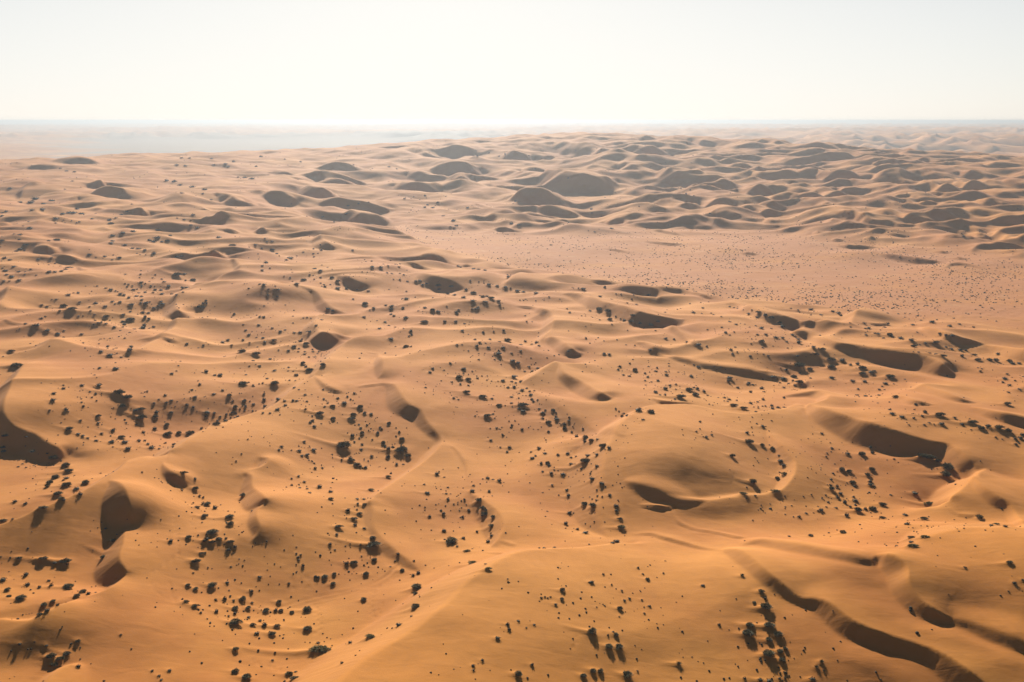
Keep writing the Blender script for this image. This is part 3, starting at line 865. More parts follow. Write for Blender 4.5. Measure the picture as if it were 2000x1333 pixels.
SH['K0'] = "130,70,120,45;5,128,10,8;780,78,36,18;908,84,56,24;833,70,14,6;740,133,26,12;755,150,14,10;495,210,26,10;500,237,34,14;642,216,42,18;775,217,50,30;400,195,12,6;420,277,38,22;418,332,48,28;388,407,28,14;518,402,40,34;535,420,18,8;703,263,22,14;750,278,24,24;720,305,20,16;635,317,18,12;638,345,26,14;652,376,30,18;756,333,20,16;772,455,48,40;768,508,32,18;628,487,34,16;935,280,115,66;1000,315,92,56;955,375,60,50;1105,405,90,40;1060,415,50,30;1225,427,48,34;1110,470,90,60;1215,460,60,30;1340,425,40,16;1305,520,50,50;1210,550,40,36;1120,577,34,30;1320,600,80,50;1400,590,50,40;1490,590,90,50;1150,262,26,12;1105,272,18,10;1130,300,22,12;1293,290,30,20;1300,348,34,14;1340,330,34,14;1205,354,30,16;1525,303,40,24;1500,245,30,16;1480,262,16,8;1548,177,20,12;1563,205,28,20;1462,365,36,28;1512,382,32,22;1410,25,20,10;1395,60,24,10;1380,100,24,10;1345,125,34,8;1240,322,24,8;985,505,26,14;1062,520,24,16;545,553,68,46;610,595,40,16;650,612,34,14;686,627,30,14;752,645,36,16;787,652,12,6;872,657,60,20;953,620,72,38;885,565,46,32;795,590,32,14;980,662,56,14;1085,647,40,28;1133,646,28,18;1158,673,32,12;1185,703,56,24;1245,710,30,16;1295,662,22,20;1250,687,20,8;1005,713,54,14;882,693,20,10;915,707,10,6;1360,675,40,30;1355,695,30,16;940,722,10,6;1575,545,26,28;40,612,60,22;205,617,30,8;25,703,50,14;30,733,48,16;253,735,50,24;372,749,28,12;420,785,95,56;515,840,80,56;540,890,90,40;435,930,70,50;390,970,60,44;375,1000,46,40;520,940,50,20;495,955,30,18;583,917,18,12;520,995,90,50;672,975,70,50;600,1025,56,28;455,1065,80,50;480,1100,60,36;628,1062,44,28;500,1115,40,14;118,1120,44,26;200,1137,38,22;340,1175,90,32;787,898,20,12;178,828,20,8;145,850,24,8;205,857,22,8;265,842,20,8;300,835,18,6;363,855,12,6;205,800,16,6;280,1032,14,8;1435,902,76,34;1525,943,36,24;1420,1032,30,14;1527,1020,62,44;1560,1078,28,20;1588,1087,24,28;1510,1130,20,18;1540,1165,66,34;1590,1140,30,40;1110,890,20,16"
SH['K1'] = "10,103,40,36;120,137,50,28;78,135,30,10;295,200,90,50;345,190,20,20;378,215,24,16;322,130,26,12;487,160,30,16;455,197,26,20;425,200,16,24;550,200,85,54;718,133,42,28;768,40,50,40;790,65,30,20;818,98,86,40;925,52,60,44;378,22,34,12;350,63,20,8;428,62,34,10;400,50,16,8;510,8,34,12;540,8,16,8;652,100,20,12;620,80,16,8;693,103,20,8;655,72,26,14;478,122,18,8;545,100,40,8;662,173,22,12;708,175,20,12;410,88,14,6;190,290,48,40;70,282,40,14;140,250,30,16;308,333,44,34;352,335,16,16;463,280,26,30;465,325,38,30;575,325,50,24;625,335,34,16;240,385,50,44;320,378,28,24;275,398,20,16;312,408,22,14;470,375,40,30;170,440,30,24;212,425,26,20;245,430,24,18;375,410,20,20;400,412,14,20;380,360,34,14;218,335,30,10;75,432,34,28;20,430,60,24;10,455,26,20;100,487,30,18;160,490,40,32;90,520,80,28;120,460,30,10;203,463,18,12;256,455,30,18;630,368,38,16;568,402,48,18;455,430,26,12;510,432,28,8;700,232,36,16;735,245,26,12;785,287,34,18;835,285,16,8;718,335,34,20;690,335,30,12;800,338,26,12;785,247,16,8;803,182,12,8;930,320,30,14;925,243,22,24;960,350,26,14;1003,376,56,30;938,378,26,10;1040,314,34,10;1090,352,58,24;1115,300,24,22;1140,323,22,16;1170,275,30,16;1160,330,16,12;787,403,32,18;903,435,80,44;1003,470,52,38;843,487,36,24;825,503,36,20;857,533,40,20;910,510,20,12;972,498,14,8;840,452,20,12;1215,383,62,48;1165,440,60,38;1250,430,40,14;1300,440,40,12;1150,480,80,10;1440,500,38,60;1495,540,14,26;1520,575,28,26;1495,607,20,22;1268,522,24,16;1205,518,28,12;1220,545,30,14;1230,580,42,48;1155,605,46,32;1352,583,36,32;1370,540,26,22;1385,552,22,16;1280,565,14,18;1310,637,20,18;1210,625,20,14;1540,630,56,44;1170,655,26,12;1228,672,26,20;1225,713,34,18;1085,685,140,90;1395,655,44,46;1407,685,28,40;1435,715,40,40;1470,695,34,20;1435,765,44,70;1303,763,32,40;1545,720,130,80;1590,765,60,60;1140,790,40,40;1150,805,80,40;1190,835,70,44;1218,848,30,30;1255,855,44,28;1070,797,24,20;1500,830,30,30;1550,828,26,14;1245,802,16,8;1278,803,16,14;995,754,22,12;1370,847,12,8;778,652,34,16;850,718,50,24;740,725,44,16;675,718,22,12;600,690,34,24;580,717,34,18;612,727,14,16;800,762,50,20;760,765,30,14;818,688,18,8;822,705,20,8;755,693,12,8;815,800,24,10;840,810,24,12;855,822,24,12;865,860,30,24;918,857,30,18;912,835,16,14;340,568,14,10;336,635,20,14;460,620,16,6;490,653,12,6;287,747,20,16;245,804,18,14;732,926,34,16;678,942,28,16;778,969,34,14;680,992,28,24;735,988,22,16;740,1015,28,12;800,1022,30,14;820,1052,36,18;898,1007,50,30;985,1045,42,26;987,1100,54,34;985,1015,20,8;1030,949,18,12;300,1070,54,54;1190,1100,34,16;1242,1100,34,16;1197,1142,28,12;1120,1190,42,34;1250,1145,52,36;1190,1183,18,20;1303,1032,62,36,o;1433,932,60,30,o;82,1168,42,38;20,1140,60,60;370,1193,26,14"
SH['K2'] = "540,12,26,14;665,10,24,12;318,40,30,18;360,35,10,12;180,80,34,18;160,113,38,12;425,85,50,22;490,103,22,12;270,93,22,6;422,120,24,12;848,42,50,28;810,32,50,28;932,67,30,16;1000,78,36,16;958,102,32,14;900,102,28,12;460,127,14,12;385,150,68,50;462,168,62,42;815,152,62,22;800,182,30,18;830,192,26,12;868,180,36,32;728,178,42,20;525,140,20,10;530,157,30,12;565,138,16,14;608,140,20,10;248,175,18,12;60,183,14,8;125,205,16,8;125,230,30,14;235,200,12,8;328,188,30,10;396,203,28,18;460,212,26,16;605,172,20,14;640,180,20,10;768,228,32,20;817,225,42,22;712,217,16,8;683,217,16,8;880,253,42,18;915,233,26,16;938,260,28,18;975,255,24,18;948,288,44,20;855,275,20,8;853,313,24,18;795,306,36,12;885,293,12,8;910,293,14,10;955,320,34,28;968,338,28,22;1000,326,24,20;1068,322,12,20;795,353,32,12;850,345,16,10;445,268,80,38;572,305,95,42;697,368,58,32;645,318,30,16;317,270,14,12;345,313,32,20;380,323,26,10;655,292,18,8;880,375,112,38;885,420,56,14;855,403,34,12;803,383,14,14;1120,403,46,48;1145,428,24,22;1060,408,26,20;1040,433,50,18;1145,457,34,18;1150,478,50,24;1040,472,38,14;1085,502,64,40;1247,462,24,20;1245,492,32,8;1010,397,30,8;610,460,88,30;655,437,24,10;665,472,20,10;513,451,22,12;620,362,10,10;372,384,14,6;345,420,14,6;350,437,10,6;1210,515,42,32;1213,548,50,40;1183,518,16,12;1267,576,26,26;1305,610,40,36;1355,550,24,20;1284,545,10,14;1374,615,60,56;1420,645,60,36;1370,650,40,40;1510,690,90,56;1560,700,40,36;1468,637,34,12;1085,573,30,20;1065,635,18,26;800,520,28,34;795,538,16,16;823,487,18,24;778,492,18,14;775,450,12,8;880,550,30,34;727,598,22,30;634,640,32,18;630,550,20,6;680,547,30,10;720,540,18,8;710,557,16,8;780,697,36,30;762,730,30,22;708,697,20,14;685,690,8,8;1012,704,42,28;950,733,28,16;1057,746,44,16;985,766,34,22;958,784,48,24;1160,755,36,26;1235,745,44,24;1262,775,26,16;1300,768,22,14;1395,763,50,26;1465,757,40,22;1440,742,16,10;1370,810,116,50;1260,828,40,18;1160,797,14,8;1078,818,50,44;1090,838,34,24;1028,822,32,28;1130,855,16,14;1130,873,20,12;1160,878,16,12;1340,865,24,24;1462,845,40,26;1420,885,20,26;1415,902,30,14;1038,884,26,14;1107,900,44,24;1198,910,52,24;1277,928,12,10;1425,945,54,30;1500,982,56,28;1465,1030,26,20;1468,1075,24,20;1505,1080,20,26;1565,1068,36,24;1460,1112,24,14;1410,1085,20,8;1365,1140,66,60;1435,1150,74,58;1240,1075,42,24;1230,1030,36,20;1187,977,10,10;1113,993,28,12;1040,1050,20,8;1035,1182,10,10;1075,1195,24,8;940,974,20,8;700,957,44,36;610,936,42,28;650,950,30,8;215,905,46,30;230,886,20,8;272,930,26,10;113,987,28,16;200,978,14,6;140,1055,50,24;300,1010,28,12;287,1058,30,14;320,1060,18,12;300,1103,34,24;428,1104,28,28;345,1140,20,10;378,1125,14,14;498,996,30,20;490,1040,50,24;622,1042,34,26;540,1110,70,50;575,1170,60,60;595,1190,40,50;645,1078,20,6;120,1163,20,16;120,1185,16,14;245,1190,30,20;462,1187,34,20;388,1190,20,8"
SH['K3'] = "145,10,20,10;120,40,24,22;43,64,36,24;160,92,52,44;333,76,26,20;238,117,26,20;275,107,14,20;325,104,36,10;425,42,22,10;428,62,24,8;655,67,46,24;620,52,20,8;265,66,26,6;407,130,38,34;400,107,30,14;427,107,16,12;500,110,24,10;545,124,20,10;260,147,30,18;240,177,26,14;245,209,24,12;340,177,36,20;118,140,34,20;70,132,30,12;28,90,30,10;60,100,16,8;598,132,26,12;600,145,44,10;830,72,24,6;868,85,16,8;780,65,14,6;320,210,16,10;290,185,20,10;435,213,34,16;480,207,28,10;510,220,14,8;400,238,44,34;435,228,20,14;480,243,22,10;322,265,46,26;355,293,28,10;397,293,28,28;515,308,95,50;580,247,76,44;650,240,36,28;637,287,70,54;700,260,38,30;725,290,20,16;620,232,30,16;635,215,26,8;525,268,16,10;700,318,14,8;470,324,26,8;1437,60,105,70;1530,88,56,36;1342,92,44,18;1300,80,14,10;1403,145,64,44;1450,190,80,40;1320,165,60,26;1293,192,26,18;1360,197,28,16;1410,218,30,20;1322,230,32,14;1465,215,20,8;1395,175,30,16;1240,155,60,14;1160,165,20,10;1533,158,30,8;1448,117,26,10;890,180,34,30;900,162,60,8;1050,195,40,20;1080,208,30,12;1150,235,44,26;1168,265,32,14;1063,262,30,36;965,230,32,20;1105,207,14,14;1040,205,30,10;1163,322,30,32;1065,350,36,30;1117,343,26,14;1230,370,34,24;1235,393,38,24;1277,385,36,20;1325,383,26,12;1325,310,28,24;895,322,36,26;860,310,30,18;858,335,20,16;885,340,30,10;955,332,24,10;810,310,20,8;930,375,80,28;1005,395,80,34;1105,417,30,12;1125,388,20,20;1090,380,16,16;1158,375,20,16;1180,375,24,16;740,360,20,8;768,368,18,6;285,418,76,54;10,393,22,30;35,415,20,14;62,455,40,36;98,448,34,26;75,432,24,14;222,480,36,18;190,415,70,16;195,512,8,6;668,495,28,24;768,437,18,12;668,552,20,12;640,573,26,16;683,598,14,10;718,618,40,16;760,600,28,16;625,637,12,8;935,495,14,6;1076,460,18,12;1203,433,12,8;1227,487,20,14;1112,512,22,14;1160,536,46,26;1072,540,16,18;1035,583,40,28;1085,600,14,16;1208,568,14,18;1212,615,12,12;1050,655,100,56;1157,682,56,36;1212,678,16,14;1238,703,46,52;920,765,68,42;1298,806,62,26,o;1322,838,50,28;1325,908,64,40,o;1272,937,48,40;1292,892,20,12;1080,965,66,60;1285,760,26,8;1252,1045,84,20,o;1012,1070,76,8,o;1100,1077,28,12;1030,1097,22,12;1333,1077,16,12;1540,1065,18,26;1315,1115,16,10;1215,1135,18,8;1335,1160,22,10;1385,1152,20,12;1160,1190,16,18;1125,1185,14,8;1590,1160,20,10;1590,1195,20,14;15,1155,50,30;15,1190,40,24"
SH['K4'] = "95,15,85,50;95,70,76,44;245,50,30,30;298,45,38,34;340,77,76,40;338,123,70,34;405,110,58,28;180,25,60,12;430,103,30,8;550,143,82,44;95,157,54,18;262,182,50,20;355,185,50,24;520,203,46,12;492,221,26,12;468,247,32,12;510,246,24,12;303,243,28,12;298,290,34,16;360,297,36,18;468,293,34,8;495,277,16,8;670,163,20,10;583,203,20,10;458,352,20,10;600,307,60,28;550,402,32,18;568,438,50,20;645,460,52,22;745,400,20,14;735,437,16,16;738,468,30,18;805,455,28,20;827,420,38,36;755,365,34,30;945,455,110,40;1055,470,36,18;700,524,24,12;858,505,28,12;955,519,54,18;820,523,30,10;1115,520,34,22;1200,515,100,28;1265,550,70,40;1320,540,60,24;1400,550,90,44;1480,570,60,50;1590,600,40,30;1575,625,40,30;1530,630,36,22;1550,653,24,10;1537,673,34,18;1380,618,22,14;1430,632,18,8;1188,560,20,12;1470,362,70,36;1450,162,46,22;1530,176,24,20;1435,190,30,14;1485,212,34,20;1565,245,36,14;1480,268,28,18;1395,178,14,14;1258,102,28,12;1240,75,20,6;1270,83,20,6;1468,125,26,12;1240,14,60,28;1330,15,60,36;1385,20,50,40;1490,25,56,42;1560,45,40,14;1510,45,50,20;1590,183,10,10;225,750,44,24;333,750,68,52;413,738,34,34;400,697,36,30;585,788,26,16;100,703,32,16;85,662,18,8;60,742,22,10;55,772,26,12;20,590,34,16;120,825,20,8;185,742,18,8;178,872,54,54;235,888,62,40;415,868,54,44;380,910,48,48;400,962,40,28;265,972,64,44;400,990,46,26;430,1000,26,16;140,888,14,8;95,1020,56,46;140,1000,34,20;90,995,36,24;145,1090,44,30;165,1060,46,26;200,1125,40,40;268,1085,28,18;285,1117,54,26;240,1160,30,26;20,1095,20,8;50,1070,20,16;415,1178,74,54;490,1145,76,40;360,1182,34,28;300,1195,66,40;748,1060,60,28;850,1150,96,20,o;15,1190,50,24;130,1172,34,10;55,1165,24,8;800,790,90,56;865,795,110,60;930,815,70,40;1010,850,100,90;985,910,80,80;560,1070,30,12"
SH['L0'] = "330,33,54,26;250,42,40,12;15,63,26,12;12,93,26,14;55,50,20,8;435,107,50,12;435,143,26,10;575,60,50,30;640,70,50,14;540,60,40,24;490,72,50,12;718,110,34,18;855,118,40,28;868,142,60,34;905,102,28,14;950,77,36,12;600,140,20,10;620,132,26,12;560,125,14,10;495,120,12,10;508,142,14,8;225,133,26,10;180,167,22,8;235,183,50,14;1510,78,38,26;1438,115,34,12;1385,105,20,10;1490,122,20,8;1490,160,40,12;1540,180,40,10;380,282,36,20;440,270,70,30;155,235,40,10;110,228,20,10;150,270,30,14;15,278,40,14;200,310,60,34;155,345,44,20;130,362,36,14;190,358,20,10;5,330,12,10;960,220,60,18;880,240,50,16;1040,208,50,14;1238,195,50,36;1230,255,60,24;1200,285,50,30;1170,275,36,24;1310,278,50,34;1330,240,40,14;1265,290,40,10;975,315,44,10;1033,340,40,22;1083,344,48,22;1132,352,34,18;1202,377,44,32;700,388,44,20;818,403,36,22;878,430,24,10;935,413,44,14;885,393,20,12;750,410,16,12;880,285,40,8;870,300,40,8;1070,380,20,8;1095,390,16,8;1140,390,16,8;1385,405,50,24;1420,400,40,20;300,425,36,10;400,415,30,16;110,482,40,16;240,503,24,16;197,525,22,10;145,523,34,14;45,515,50,18;20,495,20,12;50,545,30,12;92,567,48,18;75,598,20,12;150,592,40,16;30,602,30,12;285,553,22,10;195,545,20,10;385,530,48,20;430,530,40,16;480,525,40,14;530,490,40,14;560,490,30,12;510,505,40,20;470,480,20,8;430,460,20,10;380,470,20,8;35,415,40,24;75,430,36,14;10,440,16,10;1385,552,90,54;1440,540,40,20;1510,590,56,36;1450,595,20,20;1320,642,44,20;1105,608,38,18;1135,617,18,8;1108,635,24,14;978,618,20,10;1005,625,22,10;993,645,26,12;1035,637,22,10;1045,667,40,14;1070,662,22,14;1085,692,26,12;1135,687,28,18;1195,688,26,14;1215,668,36,16;1260,672,40,12;1265,702,40,12;1340,700,28,22;1285,607,36,10;1265,585,26,10;1193,573,24,10;1168,602,20,10;1180,637,26,8;1210,638,16,8;1090,572,22,10;1100,545,22,10;1103,515,20,8;980,547,26,8;1215,547,20,8;1065,718,40,18;1105,722,36,20;1008,727,32,22;940,702,36,26;970,710,36,24;905,675,20,12;865,665,40,24;920,680,16,10;760,637,24,10;830,655,30,8;535,707,42,24;612,692,34,18;575,693,24,8;670,637,14,8;1108,748,34,12;1140,775,60,18;1100,772,26,10;1170,762,24,10;1260,760,34,16;1205,810,40,20;1240,795,40,20;1275,778,40,18;1030,787,50,14;938,765,34,14;880,760,34,20;900,777,20,8;750,775,44,26;625,762,28,14;825,798,40,16;700,800,20,12;708,830,22,14;740,860,22,10;500,800,70,50;570,822,86,38;467,832,24,12;828,875,54,40;1022,903,84,46;960,918,40,22;972,937,40,16;1020,835,24,10;1115,845,44,20;1135,880,36,40;1165,890,30,36;1130,940,34,40;1118,967,60,26;1160,850,40,12;965,860,36,12;880,825,14,8;325,890,34,16;355,875,24,12;325,790,30,10;370,800,28,8;405,743,14,10;440,742,28,8;200,932,34,18;287,953,62,26;370,988,56,26;455,1013,46,24;497,1037,24,18;500,987,24,8;155,970,18,8;640,1013,34,16;735,938,26,14;745,908,24,12;615,872,24,8;650,870,16,8;770,925,30,12;830,930,30,14;895,960,34,14;960,960,26,10;1015,1000,24,12;1050,975,30,10;1200,957,34,12;1165,970,24,8;940,985,24,8;860,905,20,10;795,920,20,14;975,1045,26,12;790,1053,18,6;815,1047,14,6;860,1047,18,8;880,1043,14,6;930,1033,20,8;775,1090,20,10;842,1110,26,24;908,1123,28,12;885,1133,20,10;790,1152,42,12;860,1184,60,14;915,1163,20,8;945,1193,30,14;1015,1140,60,28;1025,1113,44,14;1462,1090,34,16;1590,1100,26,18;1550,1120,20,8;95,1153,70,30;25,1188,16,8;650,1083,26,8;1555,800,40,40;1585,800,40,44;1590,775,30,24;1430,655,40,22;1430,685,30,14;1380,705,30,12;1460,650,40,20;130,825,16,8"
SH['L1'] = "215,312,80,30;110,255,50,12;395,312,40,16;525,347,70,34;562,382,36,20;580,400,20,10;470,262,20,8;485,288,28,10;525,285,30,10;445,340,30,14;345,332,20,10;415,385,20,8;665,415,64,24;635,433,40,10;720,400,14,16;850,345,20,20;850,382,26,14;853,407,22,22;885,380,20,8;770,370,26,10;905,310,16,30;910,350,30,40;480,450,48,34;450,477,28,16;420,425,16,10;450,517,34,10;510,497,22,14;860,500,40,8;905,520,40,12;915,472,20,8;962,490,24,8;1155,355,26,20;1250,430,18,8;1260,445,16,10;1305,440,20,20;1310,490,40,14;1378,492,44,26;1433,478,24,14;1395,465,20,10;1452,437,20,10;1490,465,24,12;1525,463,26,12;1515,485,30,14;1580,512,16,8;1425,535,30,16;1460,540,30,12;1525,540,24,10;1555,550,30,10;1230,525,16,10;1475,585,20,12;1525,590,30,12;1585,600,30,16;1440,663,20,8;1575,680,24,10;1575,740,50,24;773,592,62,32;820,550,24,14;848,552,16,12;905,572,30,12;668,570,18,14;687,602,16,10;620,558,12,20;685,530,20,8;675,508,14,6;857,585,18,12;905,615,20,14;930,625,24,12;980,625,22,12;940,645,34,12;915,640,20,10;995,573,50,34;1040,600,50,36;1040,662,56,12;1110,662,40,12;1190,668,20,8;1280,676,34,14;720,625,50,20;462,630,40,24;430,622,26,18;345,655,24,14;213,618,14,10;310,620,14,8;330,618,12,8;550,637,20,10;575,668,46,22;498,664,26,12;548,668,20,10;497,708,28,14;565,720,24,18;10,750,26,40;15,775,20,20;230,857,30,20;250,900,14,10;302,937,24,10;422,943,34,12;460,880,36,14;430,880,26,6;690,873,22,10;770,885,20,12;800,882,20,8;830,888,20,8;912,902,32,12;690,925,20,8;527,967,28,10;320,982,30,16;345,1018,38,14;370,992,14,8;590,992,40,20;630,980,26,12;545,1065,62,28;455,1043,40,18;470,1077,34,14;405,1038,24,8;445,1000,12,10;412,1112,22,8;820,1000,50,20;745,1000,40,20;700,1003,30,10;870,945,34,12;750,1065,40,30;790,1090,60,36;760,1050,20,20;710,1075,16,12;655,1142,34,22;577,1137,20,12;295,1150,76,40;407,1172,86,38;210,1100,24,8;140,1080,40,10;180,1060,40,20;300,1060,30,16;350,1080,20,12;700,1115,50,8;730,1150,24,16;735,1125,20,14;780,1170,30,14;780,1150,24,10;840,1132,26,12;845,1150,30,10;890,1150,22,12;880,1165,20,10;815,1193,26,10;860,1193,30,10;910,1185,16,10;950,1175,16,10;630,785,20,8;465,790,20,10;430,812,10,8;1255,778,66,44;1320,810,34,14;1415,790,34,22;1460,800,50,12;1550,810,34,18;1455,822,40,8;1160,740,26,12;1290,825,20,8;1455,860,34,12;1480,870,30,14;1570,885,50,24;1345,908,20,10;1245,880,40,14;1410,920,30,10;1440,945,30,12;1490,960,24,10;1555,970,18,8;1365,970,40,16;1455,1053,50,12;1575,1110,60,34;1490,1110,20,8;1595,1027,20,20;960,815,40,30;1000,830,40,30;920,95,36,14;1105,70,40,24;1010,133,20,10"
SH['L2'] = "120,15,26,36;180,25,40,10;455,22,30,22;345,120,36,24;320,172,26,12;365,165,40,14;350,182,28,12;795,143,44,36;855,155,40,20;265,88,34,10;500,500,40,18;590,512,40,14;540,505,40,16;400,487,20,20;380,480,40,12;475,595,24,14;540,603,18,16;580,612,14,12;620,632,50,12;685,637,40,16;750,650,50,16;790,655,24,14;840,680,50,18;890,687,40,10;773,567,44,26;765,547,26,12;790,550,16,12;988,693,48,20;1090,723,20,10;862,748,20,10;905,740,22,8;885,745,12,8;225,635,60,40;325,640,50,36;440,665,36,24;500,690,64,28;575,722,50,34;640,735,70,34;695,755,44,26;605,720,40,20;550,712,20,12;80,600,50,26;100,630,40,24;50,605,40,20;135,620,40,18;230,670,40,10;300,700,40,12;350,710,40,12;420,730,50,12;495,757,50,14;600,765,40,10;580,762,20,10;705,790,34,12;535,803,34,18;490,820,30,8;520,818,40,10;290,795,22,10;120,810,40,10;180,830,56,36;225,840,50,26;68,832,24,12;365,842,40,28;385,825,30,18;370,855,40,12;735,807,14,10;120,922,80,34;275,915,36,20;428,930,26,14;360,915,40,8;465,937,14,8;10,985,36,44;15,1015,30,20;412,988,36,18;460,1013,18,10;575,997,32,28;658,992,18,18;735,982,32,24;903,868,22,14;915,915,20,22;957,917,20,12;768,1065,80,42;905,1068,28,28;990,1075,36,46;1012,1105,34,20;955,1095,30,12;1008,1000,12,16;1008,1030,14,12;705,1072,30,12;628,1056,38,14;510,1058,34,14;548,1078,30,14;595,1083,24,10;525,1107,38,26;615,1118,40,22;735,1118,40,20;697,1140,22,24;695,1175,70,22;665,1172,20,8;868,1098,36,10;868,1145,28,12;797,1162,28,12;460,1142,22,10;410,1095,20,8;370,1098,30,8;540,1163,20,8;492,1182,20,8;330,1072,12,12;10,1112,26,14;70,1150,12,8;112,1173,10,8;1230,815,20,12;1252,843,26,24;1478,815,60,56;1550,830,60,60;1345,870,20,12;1375,872,14,10;1430,882,16,10;1565,897,52,40;1580,935,20,10;1485,903,24,8;1410,835,30,12;1378,1045,26,20;1455,1055,14,10;1240,1148,40,20;1520,1170,40,14;1560,1172,40,14;1375,950,16,6;1360,665,50,14;1320,660,16,8;1280,652,14,8;1525,645,30,30;1490,722,40,14;1575,740,20,8;1425,65,24,18;1500,90,18,10;1445,213,24,14;1575,185,40,14;1105,315,34,14;1205,303,26,8"
SH['L3'] = "12,697,18,14;52,700,18,12;150,705,16,10;135,735,20,34;267,708,40,28;100,772,26,8;170,782,30,8;143,870,56,36;130,915,60,50;75,905,34,30;48,890,16,30;10,870,20,34;198,928,34,36;283,938,52,54;340,915,44,40;235,960,12,12;103,983,16,12;320,985,20,10;590,775,20,14;675,767,16,12;690,810,26,16;683,852,18,10;615,845,40,12;755,850,20,10;775,863,26,12;835,875,20,10;395,843,26,12;900,797,26,12;935,805,20,12;965,812,26,10;1008,822,16,10;1050,855,40,16;1075,825,24,14;1130,845,60,34;1180,865,46,36;1225,885,60,44;1115,882,32,20;1290,925,50,36;1310,958,56,26;1150,970,48,24;1105,948,28,12;1225,970,28,10;1055,962,22,8;1018,935,20,8;950,938,34,12;985,930,16,8;900,918,30,8;840,958,24,14;893,972,18,10;870,1002,36,20;935,997,20,16;900,1020,24,8;727,977,20,12;787,990,12,8;1118,1018,30,14;1185,1018,38,18;1260,1043,50,18;1310,1045,50,20;1345,1073,30,16;1390,1020,40,20;1415,1030,24,10;1435,1055,46,20;1440,1080,50,28;1155,1075,58,36;1160,1118,26,12;1068,1088,18,14;1073,1050,14,14;1240,1105,14,10;1355,1118,18,30;945,1115,28,12;1045,1132,20,10;912,1135,34,30;925,1168,30,20;960,1150,16,20;1060,1183,32,20;1165,1168,20,10;1200,1182,26,12;1430,1185,40,24;1580,1175,60,34;1595,1130,16,24;1555,1125,40,10;465,1053,30,18;565,1075,30,16;655,1100,60,18;722,1107,24,24;400,1050,40,8;280,1137,36,26;160,1100,18,20;92,1097,22,10;870,353,16,10;905,352,14,8;735,378,14,12;745,68,24,14;1380,815,24,10;1435,825,26,12;1535,825,50,14;1535,863,20,12"
SH['L4'] = "15,863,34,16;105,838,44,30;150,852,50,30;170,868,30,24;240,927,24,12;245,957,26,16;115,1018,20,10;350,930,40,14;535,933,36,24;510,960,30,16;730,942,36,12;385,968,40,14;358,970,24,12;365,1020,28,12;360,1000,16,8;435,1010,30,14;460,1015,40,14;500,1045,30,14;550,1018,56,36;565,1030,30,24;635,1047,50,28;718,1060,48,34;740,1110,60,34;830,1085,34,18;915,1090,80,20;785,1093,20,10;940,1010,30,20;990,1025,40,24;1040,1032,50,28;765,1000,26,10;860,1165,30,12;912,1175,34,12;965,1192,76,24;775,1153,24,12;735,1150,14,10;990,1118,34,14;1030,1130,40,16;1100,1137,50,24;1145,1140,36,16;1115,1185,36,28;1215,1180,60,30;1395,1168,34,20;1190,1175,40,14;880,923,50,8;795,905,24,8;1020,950,40,26;1095,935,30,12;1205,960,30,12;30,1135,64,36;15,135,24,12;1130,245,34,10"
# small round bushes on the far slopes, in photo pixels
SH['far'] = "413,310,8,4;500,325,7,4;418,322,8,4;440,320,9,5;456,315,8,5;446,325,8,4;345,322,10,5;362,324,9,5;355,309,8,3;370,309,7,3;510,306,9,6;556,311,5,3;587,316,6,4;325,352,8,7;340,354,12,7;352,361,10,6;375,365,14,6;400,370,12,6;355,377,9,4;478,347,12,5;492,349,14,5;465,346,6,3;130,334,8,4;145,336,8,4;118,329,6,4;141,354,7,3;127,370,6,3;396,378,7,3;412,390,7,3;248,413,8,5;257,399,7,3;20,368,10,4;70,388,16,5;60,395,14,5;85,398,12,5;100,392,14,5;40,395,10,4;12,413,7,5;4,421,7,4;150,408,10,4;1007,393,7,4;1155,408,8,6;885,431,9,6;987,301,6,5;975,305,5,4;1033,304,4,3;932,304,5,4;955,299,4,3;1000,365,6,3;1110,348,6,4;1045,330,5,3;830,382,6,5;835,400,7,5;790,388,6,4;855,395,8,4;700,398,7,4;680,402,7,4;720,395,6,3;775,330,6,3;760,326,8,4;690,322,6,3;1340,378,5,4;1355,382,4,3;1330,368,4,4;1348,371,4,4"
SHRUBS = []
for key, s in SH.items():
    for e in s.split(';'):
        p = e.split(',')
        x, y, w, h = map(float, p[:4])
        kind = p[4] if len(p) > 4 else ''
        if key == 'far':
            SHRUBS.append([x, y, w, h, kind])
        else:
            ox, oy = HT[key]
            SHRUBS.append([ox + x / 4.0025, oy + y / 4.0025, w / 4.0025, h / 4.0025, kind])
_LR = np.log(RR)


def grid_hit(u, v):
    """First point of the ground met by the sight line of photo pixel (u, v)."""
    u = np.atleast_1d(np.asarray(u, float))
    v = np.atleast_1d(np.asarray(v, float))
    dx, dy, dz = ray_dirs(u, v)
    az = np.degrees(np.arctan2(dx, dy))
    m = dz / np.hypot(dx, dy)
    f = (az + 33) / 66 * (len(fine) - 1)
    f = np.clip(f, 0, len(fine) - 1.001)
    i = f.astype(int)
    t = f - i
    Zg = gz.reshape(NR, NA)
    out = np.full((len(u), 3), np.nan)
    for k in range(len(u)):
        col = Zg[:, i[k]] * (1 - t[k]) + Zg[:, i[k] + 1] * t[k]
        df = col - (CAM_H + m[k] * RR)
        j = np.nonzero(df > 0)[0]
        j = j[j > 4]
        if not len(j) or j[0] == 0:
            continue
        j = j[0]
        s = -df[j - 1] / (df[j] - df[j - 1])
        r = RR[j - 1] + s * (RR[j] - RR[j - 1])
        z = col[j - 1] + s * (col[j] - col[j - 1])
        a = math.atan2(dx[k], dy[k])
        out[k] = (r * math.sin(a), r * math.cos(a), z)
    return out


